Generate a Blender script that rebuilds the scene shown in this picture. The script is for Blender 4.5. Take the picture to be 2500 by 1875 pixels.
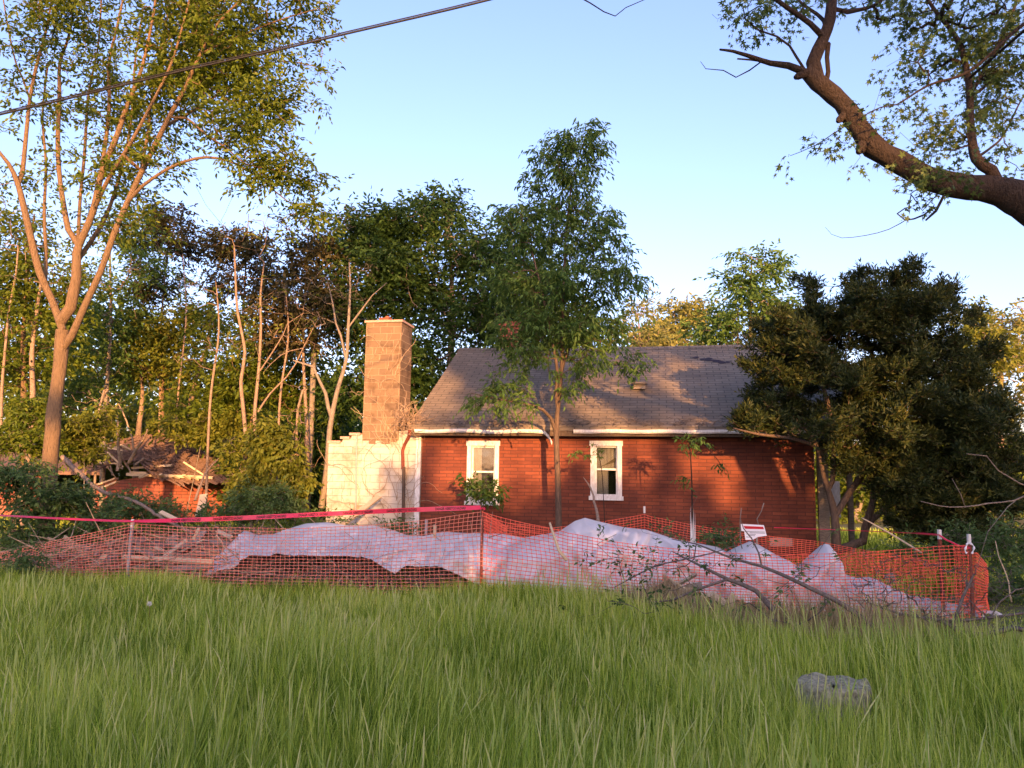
import bpy, math, random
import numpy as np
from mathutils import Vector, Matrix, noise as mnoise
random.seed(7)
RNG = np.random.default_rng(7)
R = math.radians
scene = bpy.context.scene
for o in list(bpy.data.objects): bpy.data.objects.remove(o, do_unlink=True)

# ------------------------------------------------------------------ camera
EYE = 1.70; FPX = 1853.0; PITCH = math.atan((1155-937.5)/FPX); ROLL = R(0.8)
f_ = Vector((0, math.cos(PITCH), math.sin(PITCH))); r0 = Vector((1, 0, 0)); u0 = Vector((0, -math.sin(PITCH), math.cos(PITCH)))
r_ = r0*math.cos(ROLL)+u0*math.sin(ROLL); u_ = -r0*math.sin(ROLL)+u0*math.cos(ROLL)
cam_d = bpy.data.cameras.new('camera'); cam = bpy.data.objects.new('camera', cam_d); scene.collection.objects.link(cam)
M = Matrix.Identity(4)
for i in range(3):
    M[i][0] = r_[i]; M[i][1] = u_[i]; M[i][2] = -f_[i]
M[2][3] = EYE
cam.matrix_world = M
cam_d.sensor_width = 36; cam_d.lens = 36*FPX/2500; cam_d.clip_end = 2000; cam_d.clip_start = 0.05
scene.camera = cam
scene.render.resolution_x = 1024; scene.render.resolution_y = 768

# ------------------------------------------------------------------ light
SUN_EL = R(8.0); SUN_AZ = R(10.0)           # azimuth measured from straight behind the camera toward the right
S = Vector((math.sin(SUN_AZ)*math.cos(SUN_EL), -math.cos(SUN_AZ)*math.cos(SUN_EL), math.sin(SUN_EL)))   # toward the sun
sd = bpy.data.lights.new('sun', 'SUN'); sd.energy = 3.3; sd.color = (1.0, 0.49, 0.18); sd.angle = R(0.6)
so = bpy.data.objects.new('sun', sd); scene.collection.objects.link(so); so.rotation_euler = (-S).to_track_quat('-Z', 'Y').to_euler()
w = bpy.data.worlds.new('World'); scene.world = w; w.use_nodes = True
nt = w.node_tree; bg = nt.nodes['Background']
sky = nt.nodes.new('ShaderNodeTexSky'); sky.sky_type = 'NISHITA'; sky.sun_disc = False
sky.sun_elevation = SUN_EL; sky.sun_rotation = math.pi - SUN_AZ
sky.air_density = 1.0; sky.dust_density = 2.0; sky.ozone_density = 3.0
wb = nt.nodes.new('ShaderNodeMix'); wb.data_type = 'RGBA'; wb.blend_type = 'MULTIPLY'; wb.inputs[0].default_value = 1; wb.inputs[7].default_value = (1.37, 0.97, 1.03, 1)   # camera white balance
nt.links.new(sky.outputs[0], wb.inputs[6]); nt.links.new(wb.outputs[2], bg.inputs[0]); bg.inputs[1].default_value = 0.15
scene.view_settings.view_transform = 'Standard'; scene.view_settings.look = 'None'; scene.view_settings.gamma = 1
scene.view_settings.exposure = 2.05
scene.render.engine = 'CYCLES'
scene.cycles.max_bounces = 6; scene.cycles.transparent_max_bounces = 12

# ------------------------------------------------------------------ helpers
def P(px, py, Y):
    """point of the world at depth Y (metres north of the viewer) seen at photo pixel px,py (2500 wide)"""
    d = f_ + r_*((px-1250)/FPX) - u_*((py-937.5)/FPX)
    t = Y/d.y
    return Vector((d.x*t, Y, EYE+d.z*t))
def m(px, Y): return px/FPX*Y            # photo pixels to metres at depth Y
def gz(x, y):
    b = 0.03*math.sin(x*0.9+1.3)+0.03*math.sin(y*1.1+x*0.3)
    k = min(max((y-15)/6, 0), 1)*min(max((-x-2.6)/2, 0), 1)
    return b - 0.45*k
def col_link(o): scene.collection.objects.link(o)
def props(o, label=None, cat=None, group=None, kind=None):
    if label: o['label'] = label
    if cat: o['category'] = cat
    if group: o['group'] = group
    if kind: o['kind'] = kind
    return o
def empty(name, loc, label, cat, group=None, rz=0):
    o = bpy.data.objects.new(name, None); col_link(o); o.location = loc; o.rotation_euler = (0, 0, rz)
    o.empty_display_size = 0.1
    return props(o, label, cat, group)
def child(o, parent):
    if parent is not None:
        o.parent = parent
        if not isinstance(parent.data, type(None)) : pass
    return o
class MB:
    """collects raw geometry"""
    def __init__(s): s.v = []; s.f = []; s.c = []
    def add(s, vs, fs):
        n = len(s.v); s.v.extend([tuple(v) for v in vs]); s.f.extend([tuple(i+n for i in f) for f in fs])
    def box(s, a, b):
        x0, y0, z0 = a; x1, y1, z1 = b
        s.add([(x0,y0,z0),(x1,y0,z0),(x1,y1,z0),(x0,y1,z0),(x0,y0,z1),(x1,y0,z1),(x1,y1,z1),(x0,y1,z1)],
              [(0,3,2,1),(4,5,6,7),(0,1,5,4),(1,2,6,5),(2,3,7,6),(3,0,4,7)])
    def beam(s, p, q, w, h, up=(0,0,1)):
        p = Vector(p); q = Vector(q); d = (q-p).normalized(); upv = Vector(up)
        if abs(d.dot(upv)) > .95: upv = Vector((1,0,0))
        a = d.cross(upv).normalized()*w/2; b = a.cross(d).normalized()*h/2
        vs = [p-a-b, p+a-b, p+a+b, p-a+b, q-a-b, q+a-b, q+a+b, q-a+b]
        s.add(vs, [(0,1,2,3),(7,6,5,4),(0,4,5,1),(1,5,6,2),(2,6,7,3),(3,7,4,0)])
    def tube(s, pts, rad, k=6, cap=True, rough=.15):
        pts = [Vector(p) for p in pts]; n = len(pts)
        if not hasattr(rad, '__len__'): rad = [rad]*n
        d = (pts[1]-pts[0]).normalized(); ref = Vector((0,0,1)) if abs(d.z) < .9 else Vector((1,0,0))
        a = d.cross(ref).normalized(); base = len(s.v)
        for i in range(n):
            if i == 0: t = pts[1]-pts[0]
            elif i == n-1: t = pts[-1]-pts[-2]
            else: t = pts[i+1]-pts[i-1]
            if t.length < 1e-6: t = Vector((0,0,1))
            t.normalize(); a = (a-t*a.dot(t))
            if a.length < 1e-5: a = t.orthogonal()
            a.normalize(); b = t.cross(a)
            for j in range(k):
                an = 2*math.pi*j/k; rj = rad[i]
                if k >= 12: q_ = pts[i]+(a*math.cos(an)+b*math.sin(an))*rj; rj *= 1+rough*(mnoise.noise(q_*(1.1/max(rj,.03)))+.7*mnoise.noise(q_*(3.1/max(rj,.03))))
                v = pts[i]+(a*math.cos(an)+b*math.sin(an))*rj
                s.v.append((v.x, v.y, v.z))
        for i in range(n-1):
            for j in range(k):
                j2 = (j+1) % k
                s.f.append((base+i*k+j, base+i*k+j2, base+(i+1)*k+j2, base+(i+1)*k+j))
        if cap and k > 2:
            s.f.append(tuple(base+j for j in reversed(range(k)))); s.f.append(tuple(base+(n-1)*k+j for j in range(k)))
    def grid(s, rows):
        n = len(s.v); R_ = len(rows); C_ = len(rows[0])
        for r in rows: s.v.extend([tuple(p) for p in r])
        for i in range(R_-1):
            for j in range(C_-1):
                s.f.append((n+i*C_+j, n+i*C_+j+1, n+(i+1)*C_+j+1, n+(i+1)*C_+j))
    def build(s, name, mat, parent=None, smooth=False):
        me = bpy.data.meshes.new(name); me.from_pydata(s.v, [], s.f)
        if smooth: me.polygons.foreach_set('use_smooth', [True]*len(me.polygons))
        me.materials.append(mat); me.update()
        o = bpy.data.objects.new(name, me); col_link(o)
        if parent is not None: o.parent = parent
        return o
def np_mesh(name, V, F, mat, attr=None, parent=None, smooth=False):
    """V (n,3), F (m,k) constant k, attr (n,) float"""
    me = bpy.data.meshes.new(name); V = np.asarray(V, np.float32); F = np.asarray(F, np.int32); k = F.shape[1]
    me.vertices.add(len(V)); me.vertices.foreach_set('co', V.ravel())
    me.loops.add(F.size); me.loops.foreach_set('vertex_index', F.ravel())
    me.polygons.add(len(F)); me.polygons.foreach_set('loop_start', np.arange(0, F.size, k, dtype=np.int32))
    try: me.polygons.foreach_set('loop_total', np.full(len(F), k, np.int32))
    except Exception: pass
    if smooth: me.polygons.foreach_set('use_smooth', np.ones(len(F), bool))
    me.update(calc_edges=True)
    if attr is not None:
        a = me.attributes.new('v', 'FLOAT', 'POINT'); a.data.foreach_set('value', np.asarray(attr, np.float32))
    me.materials.append(mat)
    o = bpy.data.objects.new(name, me); col_link(o)
    if parent is not None: o.parent = parent
    return o

# ------------------------------------------------------------------ materials
def newmat(name):
    mt = bpy.data.materials.new(name); mt.use_nodes = True; t = mt.node_tree
    return mt, t, t.nodes['Principled BSDF']
def N(t, typ, **kw):
    n = t.nodes.new(typ)
    for k, v in kw.items(): setattr(n, k, v)
    return n
def ramp(t, stops):
    r = N(t, 'ShaderNodeValToRGB'); e = r.color_ramp.elements
    while len(e) > 1: e.remove(e[0])
    e[0].position = stops[0][0]; e[0].color = (*stops[0][1], 1)
    for p, c in stops[1:]:
        x = e.new(p); x.color = (*c, 1)
    return r
def bump(t, b, src, strength, dist=0.01):
    n = N(t, 'ShaderNodeBump'); n.inputs['Strength'].default_value = strength; n.inputs['Distance'].default_value = dist
    t.links.new(src, n.inputs['Height']); t.links.new(n.outputs[0], b.inputs['Normal'])
def noisy(name, c1, c2, scale=5, rough=0.8, bmp=0.3, stretch=(1,1,1), c3=None, detail=6, spec=0.3, bd=0.01):
    mt, t, b = newmat(name)
    tc = N(t, 'ShaderNodeTexCoord'); mp = N(t, 'ShaderNodeMapping'); mp.inputs['Scale'].default_value = stretch
    t.links.new(tc.outputs['Object'], mp.inputs[0])
    n = N(t, 'ShaderNodeTexNoise'); n.inputs['Scale'].default_value = scale; n.inputs['Detail'].default_value = detail
    n.inputs['Roughness'].default_value = 0.65
    t.links.new(mp.outputs[0], n.inputs[0])
    st = [(0.3, c1), (0.7, c2)] if c3 is None else [(0.28, c1), (0.5, c2), (0.72, c3)]
    r = ramp(t, st); t.links.new(n.outputs[0], r.inputs[0]); t.links.new(r.outputs[0], b.inputs['Base Color'])
    b.inputs['Roughness'].default_value = rough; b.inputs['Specular IOR Level'].default_value = spec
    if bmp: bump(t, b, n.outputs[0], bmp, bd)
    return mt
def leafmat(name, c1, c2, c3, trans=0.35, rough=0.55, spec=0.22):
    mt, t, b = newmat(name)
    a = N(t, 'ShaderNodeAttribute', attribute_name='v'); r = ramp(t, [(0.0, c1), (0.5, c2), (1.0, c3)])
    t.links.new(a.outputs['Fac'], r.inputs[0]); t.links.new(r.outputs[0], b.inputs['Base Color'])
    b.inputs['Roughness'].default_value = rough; b.inputs['Specular IOR Level'].default_value = spec
    tr = N(t, 'ShaderNodeBsdfTranslucent'); hs = N(t, 'ShaderNodeHueSaturation'); hs.inputs['Value'].default_value = 1.5; hs.inputs['Hue'].default_value = 0.48
    t.links.new(r.outputs[0], hs.inputs['Color']); t.links.new(hs.outputs[0], tr.inputs[0])
    mx = N(t, 'ShaderNodeMixShader'); mx.inputs[0].default_value = trans
    t.links.new(b.outputs[0], mx.inputs[1]); t.links.new(tr.outputs[0], mx.inputs[2])
    t.links.new(mx.outputs[0], t.nodes['Material Output'].inputs[0])
    return mt
def brickmat(name, c1, c2, mortar, bw, bh, ms, plane='xz', offs=0.5, bmp=0.6, vary=0.5, stain=None, k=1.0, msmooth=0.1):
    mt, t, b = newmat(name)
    tc = N(t, 'ShaderNodeTexCoord'); sp = N(t, 'ShaderNodeSeparateXYZ'); cb = N(t, 'ShaderNodeCombineXYZ')
    t.links.new(tc.outputs['Object'], sp.inputs[0])
    ax = {'x': 0, 'y': 1, 'z': 2}
    t.links.new(sp.outputs[ax[plane[0]]], cb.inputs[0])
    mu = N(t, 'ShaderNodeMath', operation='MULTIPLY'); mu.inputs[1].default_value = k
    t.links.new(sp.outputs[ax[plane[1]]], mu.inputs[0]); t.links.new(mu.outputs[0], cb.inputs[1])
    # slight unevenness of the joints
    nz = N(t, 'ShaderNodeTexNoise'); nz.inputs['Scale'].default_value = 6; t.links.new(tc.outputs['Object'], nz.inputs[0])
    mxv = N(t, 'ShaderNodeVectorMath', operation='MULTIPLY_ADD'); mxv.inputs[1].default_value = (0.02, 0.02, 0)
    t.links.new(nz.outputs['Color'], mxv.inputs[0]); t.links.new(cb.outputs[0], mxv.inputs[2])
    br = N(t, 'ShaderNodeTexBrick'); br.offset = offs
    br.inputs['Scale'].default_value = 1; br.inputs['Brick Width'].default_value = bw; br.inputs['Row Height'].default_value = bh
    br.inputs['Mortar Size'].default_value = ms; br.inputs['Mortar Smooth'].default_value = msmooth
    br.inputs['Color1'].default_value = (*c1, 1); br.inputs['Color2'].default_value = (*c2, 1); br.inputs['Mortar'].default_value = (*mortar, 1)
    t.links.new(mxv.outputs[0], br.inputs[0])
    n2 = N(t, 'ShaderNodeTexNoise'); n2.inputs['Scale'].default_value = 1.6; n2.inputs['Detail'].default_value = 8; n2.inputs['Roughness'].default_value = .7
    t.links.new(tc.outputs['Object'], n2.inputs[0])
    rr = ramp(t, [(0.3, (1-vary,)*3), (0.7, (1.0+vary*.3,)*3)] if stain is None else [(0.36, stain), (0.52, (1, 1, 1))]); t.links.new(n2.outputs[0], rr.inputs[0])
    mm = N(t, 'ShaderNodeMix', data_type='RGBA', blend_type='MULTIPLY'); mm.inputs[0].default_value = 1
    t.links.new(br.outputs[0], mm.inputs[6]); t.links.new(rr.outputs[0], mm.inputs[7])
    t.links.new(mm.outputs[2], b.inputs['Base Color']); b.inputs['Roughness'].default_value = 0.85; b.inputs['Specular IOR Level'].default_value = .25
    n3 = N(t, 'ShaderNodeTexNoise'); n3.inputs['Scale'].default_value = 60; t.links.new(tc.outputs['Object'], n3.inputs[0])
    ad = N(t, 'ShaderNodeMath', operation='MULTIPLY_ADD'); ad.inputs[1].default_value = -1.0
    ml = N(t, 'ShaderNodeMath', operation='MULTIPLY'); ml.inputs[1].default_value = .35; t.links.new(n3.outputs[0], ml.inputs[0])
    t.links.new(br.outputs['Fac'], ad.inputs[0]); t.links.new(ml.outputs[0], ad.inputs[2])
    bump(t, b, ad.outputs[0], bmp, 0.008)
    return mt

BRICK = brickmat('red_brick', (0.215,0.062,0.032), (0.15,0.044,0.026), (0.10,0.036,0.025), 0.30, 0.070, 0.007, vary=0.42)
BRICKY = brickmat('red_brick_side', (0.26,0.055,0.03), (0.20,0.043,0.026), (0.085,0.028,0.020), 0.30, 0.070, 0.008, plane='yz', vary=0.28)
OLDBRICK = brickmat('old_brick', (0.42,0.13,0.08), (0.34,0.10,0.06), (0.15,0.07,0.05), 0.32, 0.095, 0.010, vary=0.35)
WBLOCK = brickmat('white_block', (0.52,0.48,0.41), (0.46,0.43,0.37), (0.31,0.28,0.23), 0.42, 0.148, 0.006, vary=0.2, bmp=0.6, stain=(0.60,0.54,0.45))
CBLOCK = brickmat('grey_block', (0.23,0.155,0.09), (0.16,0.11,0.07), (0.32,0.24,0.15), 0.31, 0.150, 0.008, bmp=1.0, stain=(.38,.34,.31))
SHINGLE = brickmat('asphalt_shingle', (0.25,0.205,0.15), (0.20,0.165,0.125), (0.12,0.10,0.08), 0.30, 0.115, 0.010, vary=0.35, bmp=0.9, k=1/math.sin(R(33)), offs=.5)
WPAINT = noisy('weathered_white_paint', (0.50,0.46,0.40), (0.80,0.79,0.76), 9, .6, .2, (3,3,1))
DARKWOOD = noisy('dark_wood', (0.05,0.035,0.025), (0.13,0.09,0.06), 14, .8, .3, (4,4,1))
PLANK = noisy('bare_lumber', (0.36,0.24,0.13), (0.62,0.48,0.30), 12, .75, .3, (1,6,6), c3=(0.5,0.36,0.22))
GREYWOOD = noisy('weathered_wood', (0.16,0.13,0.10), (0.38,0.32,0.25), 10, .85, .5, (1,5,5))
BARK = noisy('tan_bark', (0.05,0.036,0.022), (0.23,0.155,0.085), 22, .9, 1.0, (3,3,0.35), bd=.05, c3=(0.14,0.095,0.055))
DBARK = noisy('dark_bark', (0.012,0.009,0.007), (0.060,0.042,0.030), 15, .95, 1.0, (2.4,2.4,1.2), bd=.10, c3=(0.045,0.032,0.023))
GBARK = noisy('grey_bark', (0.13,0.11,0.085), (0.28,0.24,0.19), 12, .9, .5, (3,3,.8))
GBARK2 = noisy('yew_bark', (0.05,0.035,0.025), (0.16,0.11,0.075), 14, .9, .7, (3,3,.5), bd=.02)
PBARK = noisy('pale_bark', (0.14,0.10,0.07), (0.34,0.25,0.18), 12, .9, .4, (3,3,.8))
DEADW = noisy('dead_branch_bark', (0.07,0.055,0.045), (0.20,0.165,0.14), 14, .9, .6, (2,2,2))
TWIG = noisy('dry_twig', (0.20,0.14,0.09), (0.42,0.31,0.21), 8, .9, .2)
EARTH = noisy('earth', (0.07,0.07,0.03), (0.12,0.13,0.05), 2.2, .95, .5, c3=(0.13,0.10,0.06))
METAL = noisy('grey_conduit', (0.22,0.22,0.22), (0.34,0.33,0.32), 20, .5, .1)
RUST = noisy('rusty_stake', (0.10,0.03,0.02), (0.26,0.07,0.04), 30, .8, .3)
WTIP = noisy('white_stake_tip', (0.6,0.58,0.5), (0.8,0.78,0.72), 20, .6, .1)
NET = noisy('orange_plastic_net', (0.88,0.11,0.055), (0.94,0.17,0.09), 3, .45, 0, spec=.4)
FADED = noisy('faded_net', (0.72,0.18,0.11), (0.84,0.30,0.20), 3, .5, 0, spec=.4)
TAPE = noisy('red_tape', (0.62,0.012,0.05), (0.74,0.03,0.09), 4, .35, 0, spec=.5)
BLACK = noisy('black_print', (0.02,0.01,0.01), (0.035,0.015,0.015), 9, .6, 0)
GREYP = noisy('grey_print', (0.12,0.12,0.13), (0.35,0.35,0.36), 30, .6, 0)
REDP = noisy('red_print', (0.50,0.005,0.012), (0.60,0.02,0.03), 9, .5, 0)
SIGNW = noisy('white_sign', (0.78,0.77,0.75), (0.85,0.84,0.82), 9, .5, 0)
CABLE = noisy('cable_jacket', (0.006,0.006,0.006), (0.022,0.021,0.02), 20, .6, .2)
STUMP = noisy('weathered_stump', (0.15,0.14,0.075), (0.50,0.46,0.31), 26, .95, 1.0, (1.5,1.5,.8), bd=.03)
CURT = noisy('curtain', (0.55,0.52,0.46), (0.72,0.70,0.65), 6, .9, .2, (6,6,.5))
BROWNS = noisy('rotted_roofing', (0.055,0.035,0.026), (0.20,0.125,0.09), 14, .9, .6, (1,1,1), c3=(0.11,0.07,0.05))
VENT = noisy('tan_masonry', (0.38,0.25,0.19), (0.48,0.33,0.26), 16, .9, .4)
DARKIN = noisy('room_shade_and_pipe', (0.015,0.013,0.012), (0.03,0.026,0.022), 3, .9, 0)
L_LEFT = leafmat('spring_maple_leaf', (0.042,0.075,0.007), (0.098,0.145,0.012), (0.18,0.21,0.024))
L_MID = leafmat('willow_green_leaf', (0.035,0.080,0.018), (0.08,0.155,0.030), (0.16,0.23,0.05))
L_DK = leafmat('deep_green_leaf', (0.020,0.050,0.012), (0.045,0.095,0.018), (0.10,0.16,0.03))
L_BRZ = leafmat('bronze_leaf', (0.038,0.036,0.014), (0.066,0.058,0.022), (0.09,0.105,0.028), trans=.25)
L_GOLD = leafmat('yellow_green_leaf', (0.07,0.10,0.012), (0.14,0.17,0.02), (0.24,0.24,0.04))
L_FAR = leafmat('pale_spring_leaf', (0.13,0.16,0.03), (0.22,0.23,0.06), (0.32,0.30,0.10))
L_YEW = leafmat('yew_needles', (0.012,0.025,0.007), (0.030,0.046,0.011), (0.095,0.092,0.016), trans=.15, rough=.6)
L_SHR = leafmat('shrub_leaf', (0.045,0.09,0.024), (0.085,0.15,0.04), (0.15,0.21,0.07))
L_MAP = leafmat('silver_maple_leaf', (0.04,0.075,0.02), (0.08,0.13,0.03), (0.20,0.23,0.07))
G_MAT = leafmat('grass_blade', (0.10,0.175,0.018), (0.37,0.46,0.06), (0.66,0.68,0.17), trans=.42, rough=.6, spec=.06)
G_DRY = leafmat('dry_grass_blade', (0.24,0.18,0.085), (0.40,0.32,0.17), (0.56,0.48,0.29), trans=.3, spec=.06)
G_SEED = leafmat('seed_head_grass', (0.26,0.36,0.07), (0.42,0.46,0.14), (0.58,0.56,0.24), trans=.3, spec=.06)
G_BRD = leafmat('coarse_blade', (0.22,0.36,0.03), (0.40,0.52,0.06), (0.62,0.66,0.14), trans=.38, spec=.06)
L_BRD = leafmat('clover_leaf', (0.09,0.17,0.06), (0.13,0.23,0.08), (0.18,0.28,0.11))
def tarpmat():
    mt, t, b = newmat('white_plastic_sheet')
    b.inputs['Base Color'].default_value = (0.88, 0.83, 0.79, 1); b.inputs['Roughness'].default_value = .38; b.inputs['Specular IOR Level'].default_value = .5
    tc = N(t, 'ShaderNodeTexCoord'); n = N(t, 'ShaderNodeTexNoise'); n.inputs['Scale'].default_value = 2.4; n.inputs['Detail'].default_value = 7; n.inputs['Distortion'].default_value = 1.2
    t.links.new(tc.outputs['Object'], n.inputs[0]); bump(t, b, n.outputs[0], .45, .06)
    r = ramp(t, [(.35, (.77,.72,.69)), (.6, (.90,.85,.81))]); t.links.new(n.outputs[0], r.inputs[0]); t.links.new(r.outputs[0], b.inputs['Base Color'])
    tr = N(t, 'ShaderNodeBsdfTranslucent'); tr.inputs[0].default_value = (.75,.72,.74,1)
    mx = N(t, 'ShaderNodeMixShader'); mx.inputs[0].default_value = .25
    t.links.new(b.outputs[0], mx.inputs[1]); t.links.new(tr.outputs[0], mx.inputs[2]); t.links.new(mx.outputs[0], t.nodes['Material Output'].inputs[0])
    return mt
TARP = tarpmat()
def glassmat():
    mt, t, b = newmat('old_window_glass'); t.nodes.remove(b)
    g = N(t, 'ShaderNodeBsdfGlossy'); g.inputs['Roughness'].default_value = .06; g.inputs[0].default_value = (.8,.85,.9,1)
    tr = N(t, 'ShaderNodeBsdfTransparent'); tr.inputs[0].default_value = (.75,.75,.72,1)
    mx = N(t, 'ShaderNodeMixShader'); mx.inputs[0].default_value = .12
    tc = N(t, 'ShaderNodeTexCoord'); n = N(t, 'ShaderNodeTexNoise'); n.inputs['Scale'].default_value = 3
    t.links.new(tc.outputs['Object'], n.inputs[0]); bp = N(t, 'ShaderNodeBump'); bp.inputs['Strength'].default_value = .15; bp.inputs['Distance'].default_value = .02
    t.links.new(n.outputs[0], bp.inputs['Height']); t.links.new(bp.outputs[0], g.inputs['Normal'])
    t.links.new(tr.outputs[0], mx.inputs[1]); t.links.new(g.outputs[0], mx.inputs[2]); t.links.new(mx.outputs[0], t.nodes['Material Output'].inputs[0])
    return mt
GLASS = glassmat()

# ------------------------------------------------------------------ leaves
T_LEAF = (np.array([[0,0,0],[.30,.20,.05],[.62,.17,.05],[1,0,-.04],[.62,-.17,.05],[.30,-.20,.05]]), [(0,1,2,3),(0,3,4,5)])
T_NARROW = (np.array([[0,0,0],[.45,.13,.03],[1,0,-.08],[.45,-.13,.03]]), [(0,1,2,3)])
T_NEEDLE = (np.array([[0,0,0],[.5,.12,.0],[1,.03,0],[.5,-.12,.0]]), [(0,1,2,3)])
def _maple():
    v = [(0,0,0)]; ang = [-150,-115,-80,-48,-28,0,28,48,80,115,150]; rad = [.30,.45,.28,.80,.34,1,.34,.80,.28,.45,.30]
    for a, r in zip(ang, rad): v.append((.30+r*.7*math.cos(R(a)), r*.7*math.sin(R(a)), -.12*r*r))
    v[0] = (.30, 0, .03)
    f = [(0, i, i+1, i+2) for i in (1,3,5,7,9)]
    return (np.array(v), f)
T_MAPLE = _maple()
def leaves(name, pos, axis, size, tmpl, mat, val, parent=None, wide=1.0, upn=0.6):
    """pos (n,3), axis (n,3) unit, size (n,), val (n,)"""
    n = len(pos); tv, tf = tmpl
    up = RNG.normal(size=(n,3)); up[:,2] += upn*2.2; 
    side = np.cross(up, axis); side /= np.linalg.norm(side, axis=1)[:,None]+1e-9
    nor = np.cross(axis, side)
    V = pos[:,None,:] + size[:,None,None]*(tv[None,:,0:1]*axis[:,None,:] + wide*tv[None,:,1:2]*side[:,None,:] + tv[None,:,2:3]*nor[:,None,:])
    k = len(tv); F = (np.array(tf)[None,:,:]+(np.arange(n)*k)[:,None,None]).reshape(-1, 4)
    return np_mesh(name, V.reshape(-1,3), F, mat, np.repeat(val, k), parent)
def unit(a): return a/(np.linalg.norm(a, axis=1)[:,None]+1e-9)

# ------------------------------------------------------------------ tree generator
def blob_tips(blobs, n, clump=0.35, sub=None):
    """blobs: (center Vector, rx, ry, rz, weight). tips in clumps"""
    wts = np.array([b[4] for b in blobs], float); wts /= wts.sum(); out = []
    sub = sub or max(6, n//14); cs = []
    idx = RNG.choice(len(blobs), sub, p=wts)
    for i in idx:
        c, rx, ry, rz, _ = blobs[i]; d = RNG.normal(size=3); d /= np.linalg.norm(d); r = RNG.random()**0.42
        cs.append(np.array(c)+d*r*np.array([rx, ry, rz]))
    cs = np.array(cs); pick = RNG.integers(0, sub, n)
    return cs[pick] + RNG.normal(size=(n,3))*clump*np.array([1,1,.7])
def pb(px, py, rpx, rpy, Y, rd, wt=1.0):
    c = P(px, py, Y); return (np.array(c), m(rpx, Y), rd, m(rpy, Y), wt)
def resample(pts, rad, seg):
    P_ = [np.array(p, float) for p in pts]; out = [P_[0]]; ro = [rad[0]]
    for i in range(len(P_)-1):
        L = np.linalg.norm(P_[i+1]-P_[i]); k = max(1, int(L/seg))
        # catmull-rom
        p0 = P_[max(i-1,0)]; p1 = P_[i]; p2 = P_[i+1]; p3 = P_[min(i+2, len(P_)-1)]
        for j in range(1, k+1):
            t = j/k; q = .5*((2*p1)+(-p0+p2)*t+(2*p0-5*p1+4*p2-p3)*t*t+(-p0+3*p1-3*p2+p3)*t**3)
            out.append(q); ro.append(rad[i]*(1-t)+rad[i+1]*t)
    return out, ro
def skeleton(limbs, tips, seg=0.22, rtip=0.004, rroot=0.12, wander=0.10, up=0.15, bias=0.0):
    """limbs: list of (pts, radii or None) ; first starts at the ground.  Returns chains [(pts,radii)], tips info"""
    pos = []; par = []; fix = []; chains = []
    for li, (pts, rad) in enumerate(limbs):
        rr = rad if rad is not None else [0]*len(pts)
        q, ro = resample(pts, rr, seg)
        if li == 0: start = -1; first = 0
        else:
            A = np.array(pos); start = int(np.argmin(((A-q[0])**2).sum(1))); first = 0
            q = q[1:] if len(q) > 2 else q; ro = ro[1:] if len(ro) > 2 else ro
        ch = [] if start < 0 else [start]
        for a, r in zip(q, ro):
            pos.append(a); par.append(ch[-1] if ch else -1); fix.append(r); ch.append(len(pos)-1)
        chains.append(ch)
    nl = len(pos); minz = limbs[0][0][0][2]
    cap = len(pos)+len(tips)*40
    A = np.zeros((cap,3)); A[:nl] = np.array(pos); cnt = nl
    zt = A[:nl, 2]; okmask = np.zeros(cap, bool)
    zlow = bias
    okmask[:nl] = A[:nl,2] > zlow
    if not okmask[:nl].any(): okmask[:nl] = True
    T = np.array(tips)
    d0 = np.array([np.min(((A[:nl]-t)**2).sum(1)) for t in T]); order = np.argsort(d0)
    tipend = []
    for ti in order:
        t = T[ti]; D = A[:cnt]-t; dist = np.sqrt((D**2).sum(1)) + 0.5*np.maximum(D[:,2], 0); dist[~okmask[:cnt]] = 1e9
        j = int(np.argmin(dist)); a = A[j]; L = np.linalg.norm(t-a)
        if L < 0.02: continue
        k = min(38, max(2, int(L/seg))); ch = [j]; wv = RNG.normal(size=3)*wander*L; 
        for s in range(1, k+1):
            u = s/k; q = a+(t-a)*u + wv*math.sin(math.pi*u) + np.array([0,0,-up*L*math.sin(math.pi*u)])*(1 if L > .4 else .4) + RNG.normal(size=3)*0.018*(u<1)
            A[cnt] = q; okmask[cnt] = True; par.append(ch[-1]); fix.append(0); ch.append(cnt); cnt += 1
        chains.append(ch); tipend.append((A[ch[-1]].copy(), A[ch[max(0,len(ch)-3)]].copy()))
    n = cnt; c = np.zeros(n); haskid = np.zeros(n, bool)
    for i in range(n):
        if par[i] >= 0: haskid[par[i]] = True
    for i in range(n-1, -1, -1):
        if not haskid[i]: c[i] += 1
        if par[i] >= 0: c[par[i]] += c[i]
    ntot = max(c[0], 2); p = math.log(max(rroot/rtip, 1.01))/math.log(ntot)
    r = rtip*np.maximum(c,1)**p; fx = np.array(fix[:n]); r = np.where(fx > 0, fx, r)
    for i in range(n):       # a child is never thicker than its parent
        if par[i] >= 0 and fx[i] == 0: r[i] = min(r[i], r[par[i]]*.96)
    out = [([A[i] for i in ch], [ (r[ch[1]] if (q == 0 and len(ch) > 1 and ci > 0) else r[i]) for q, i in enumerate(ch)]) for ci, ch in enumerate(chains) if len(ch) > 1]
    return out, tipend
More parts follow.
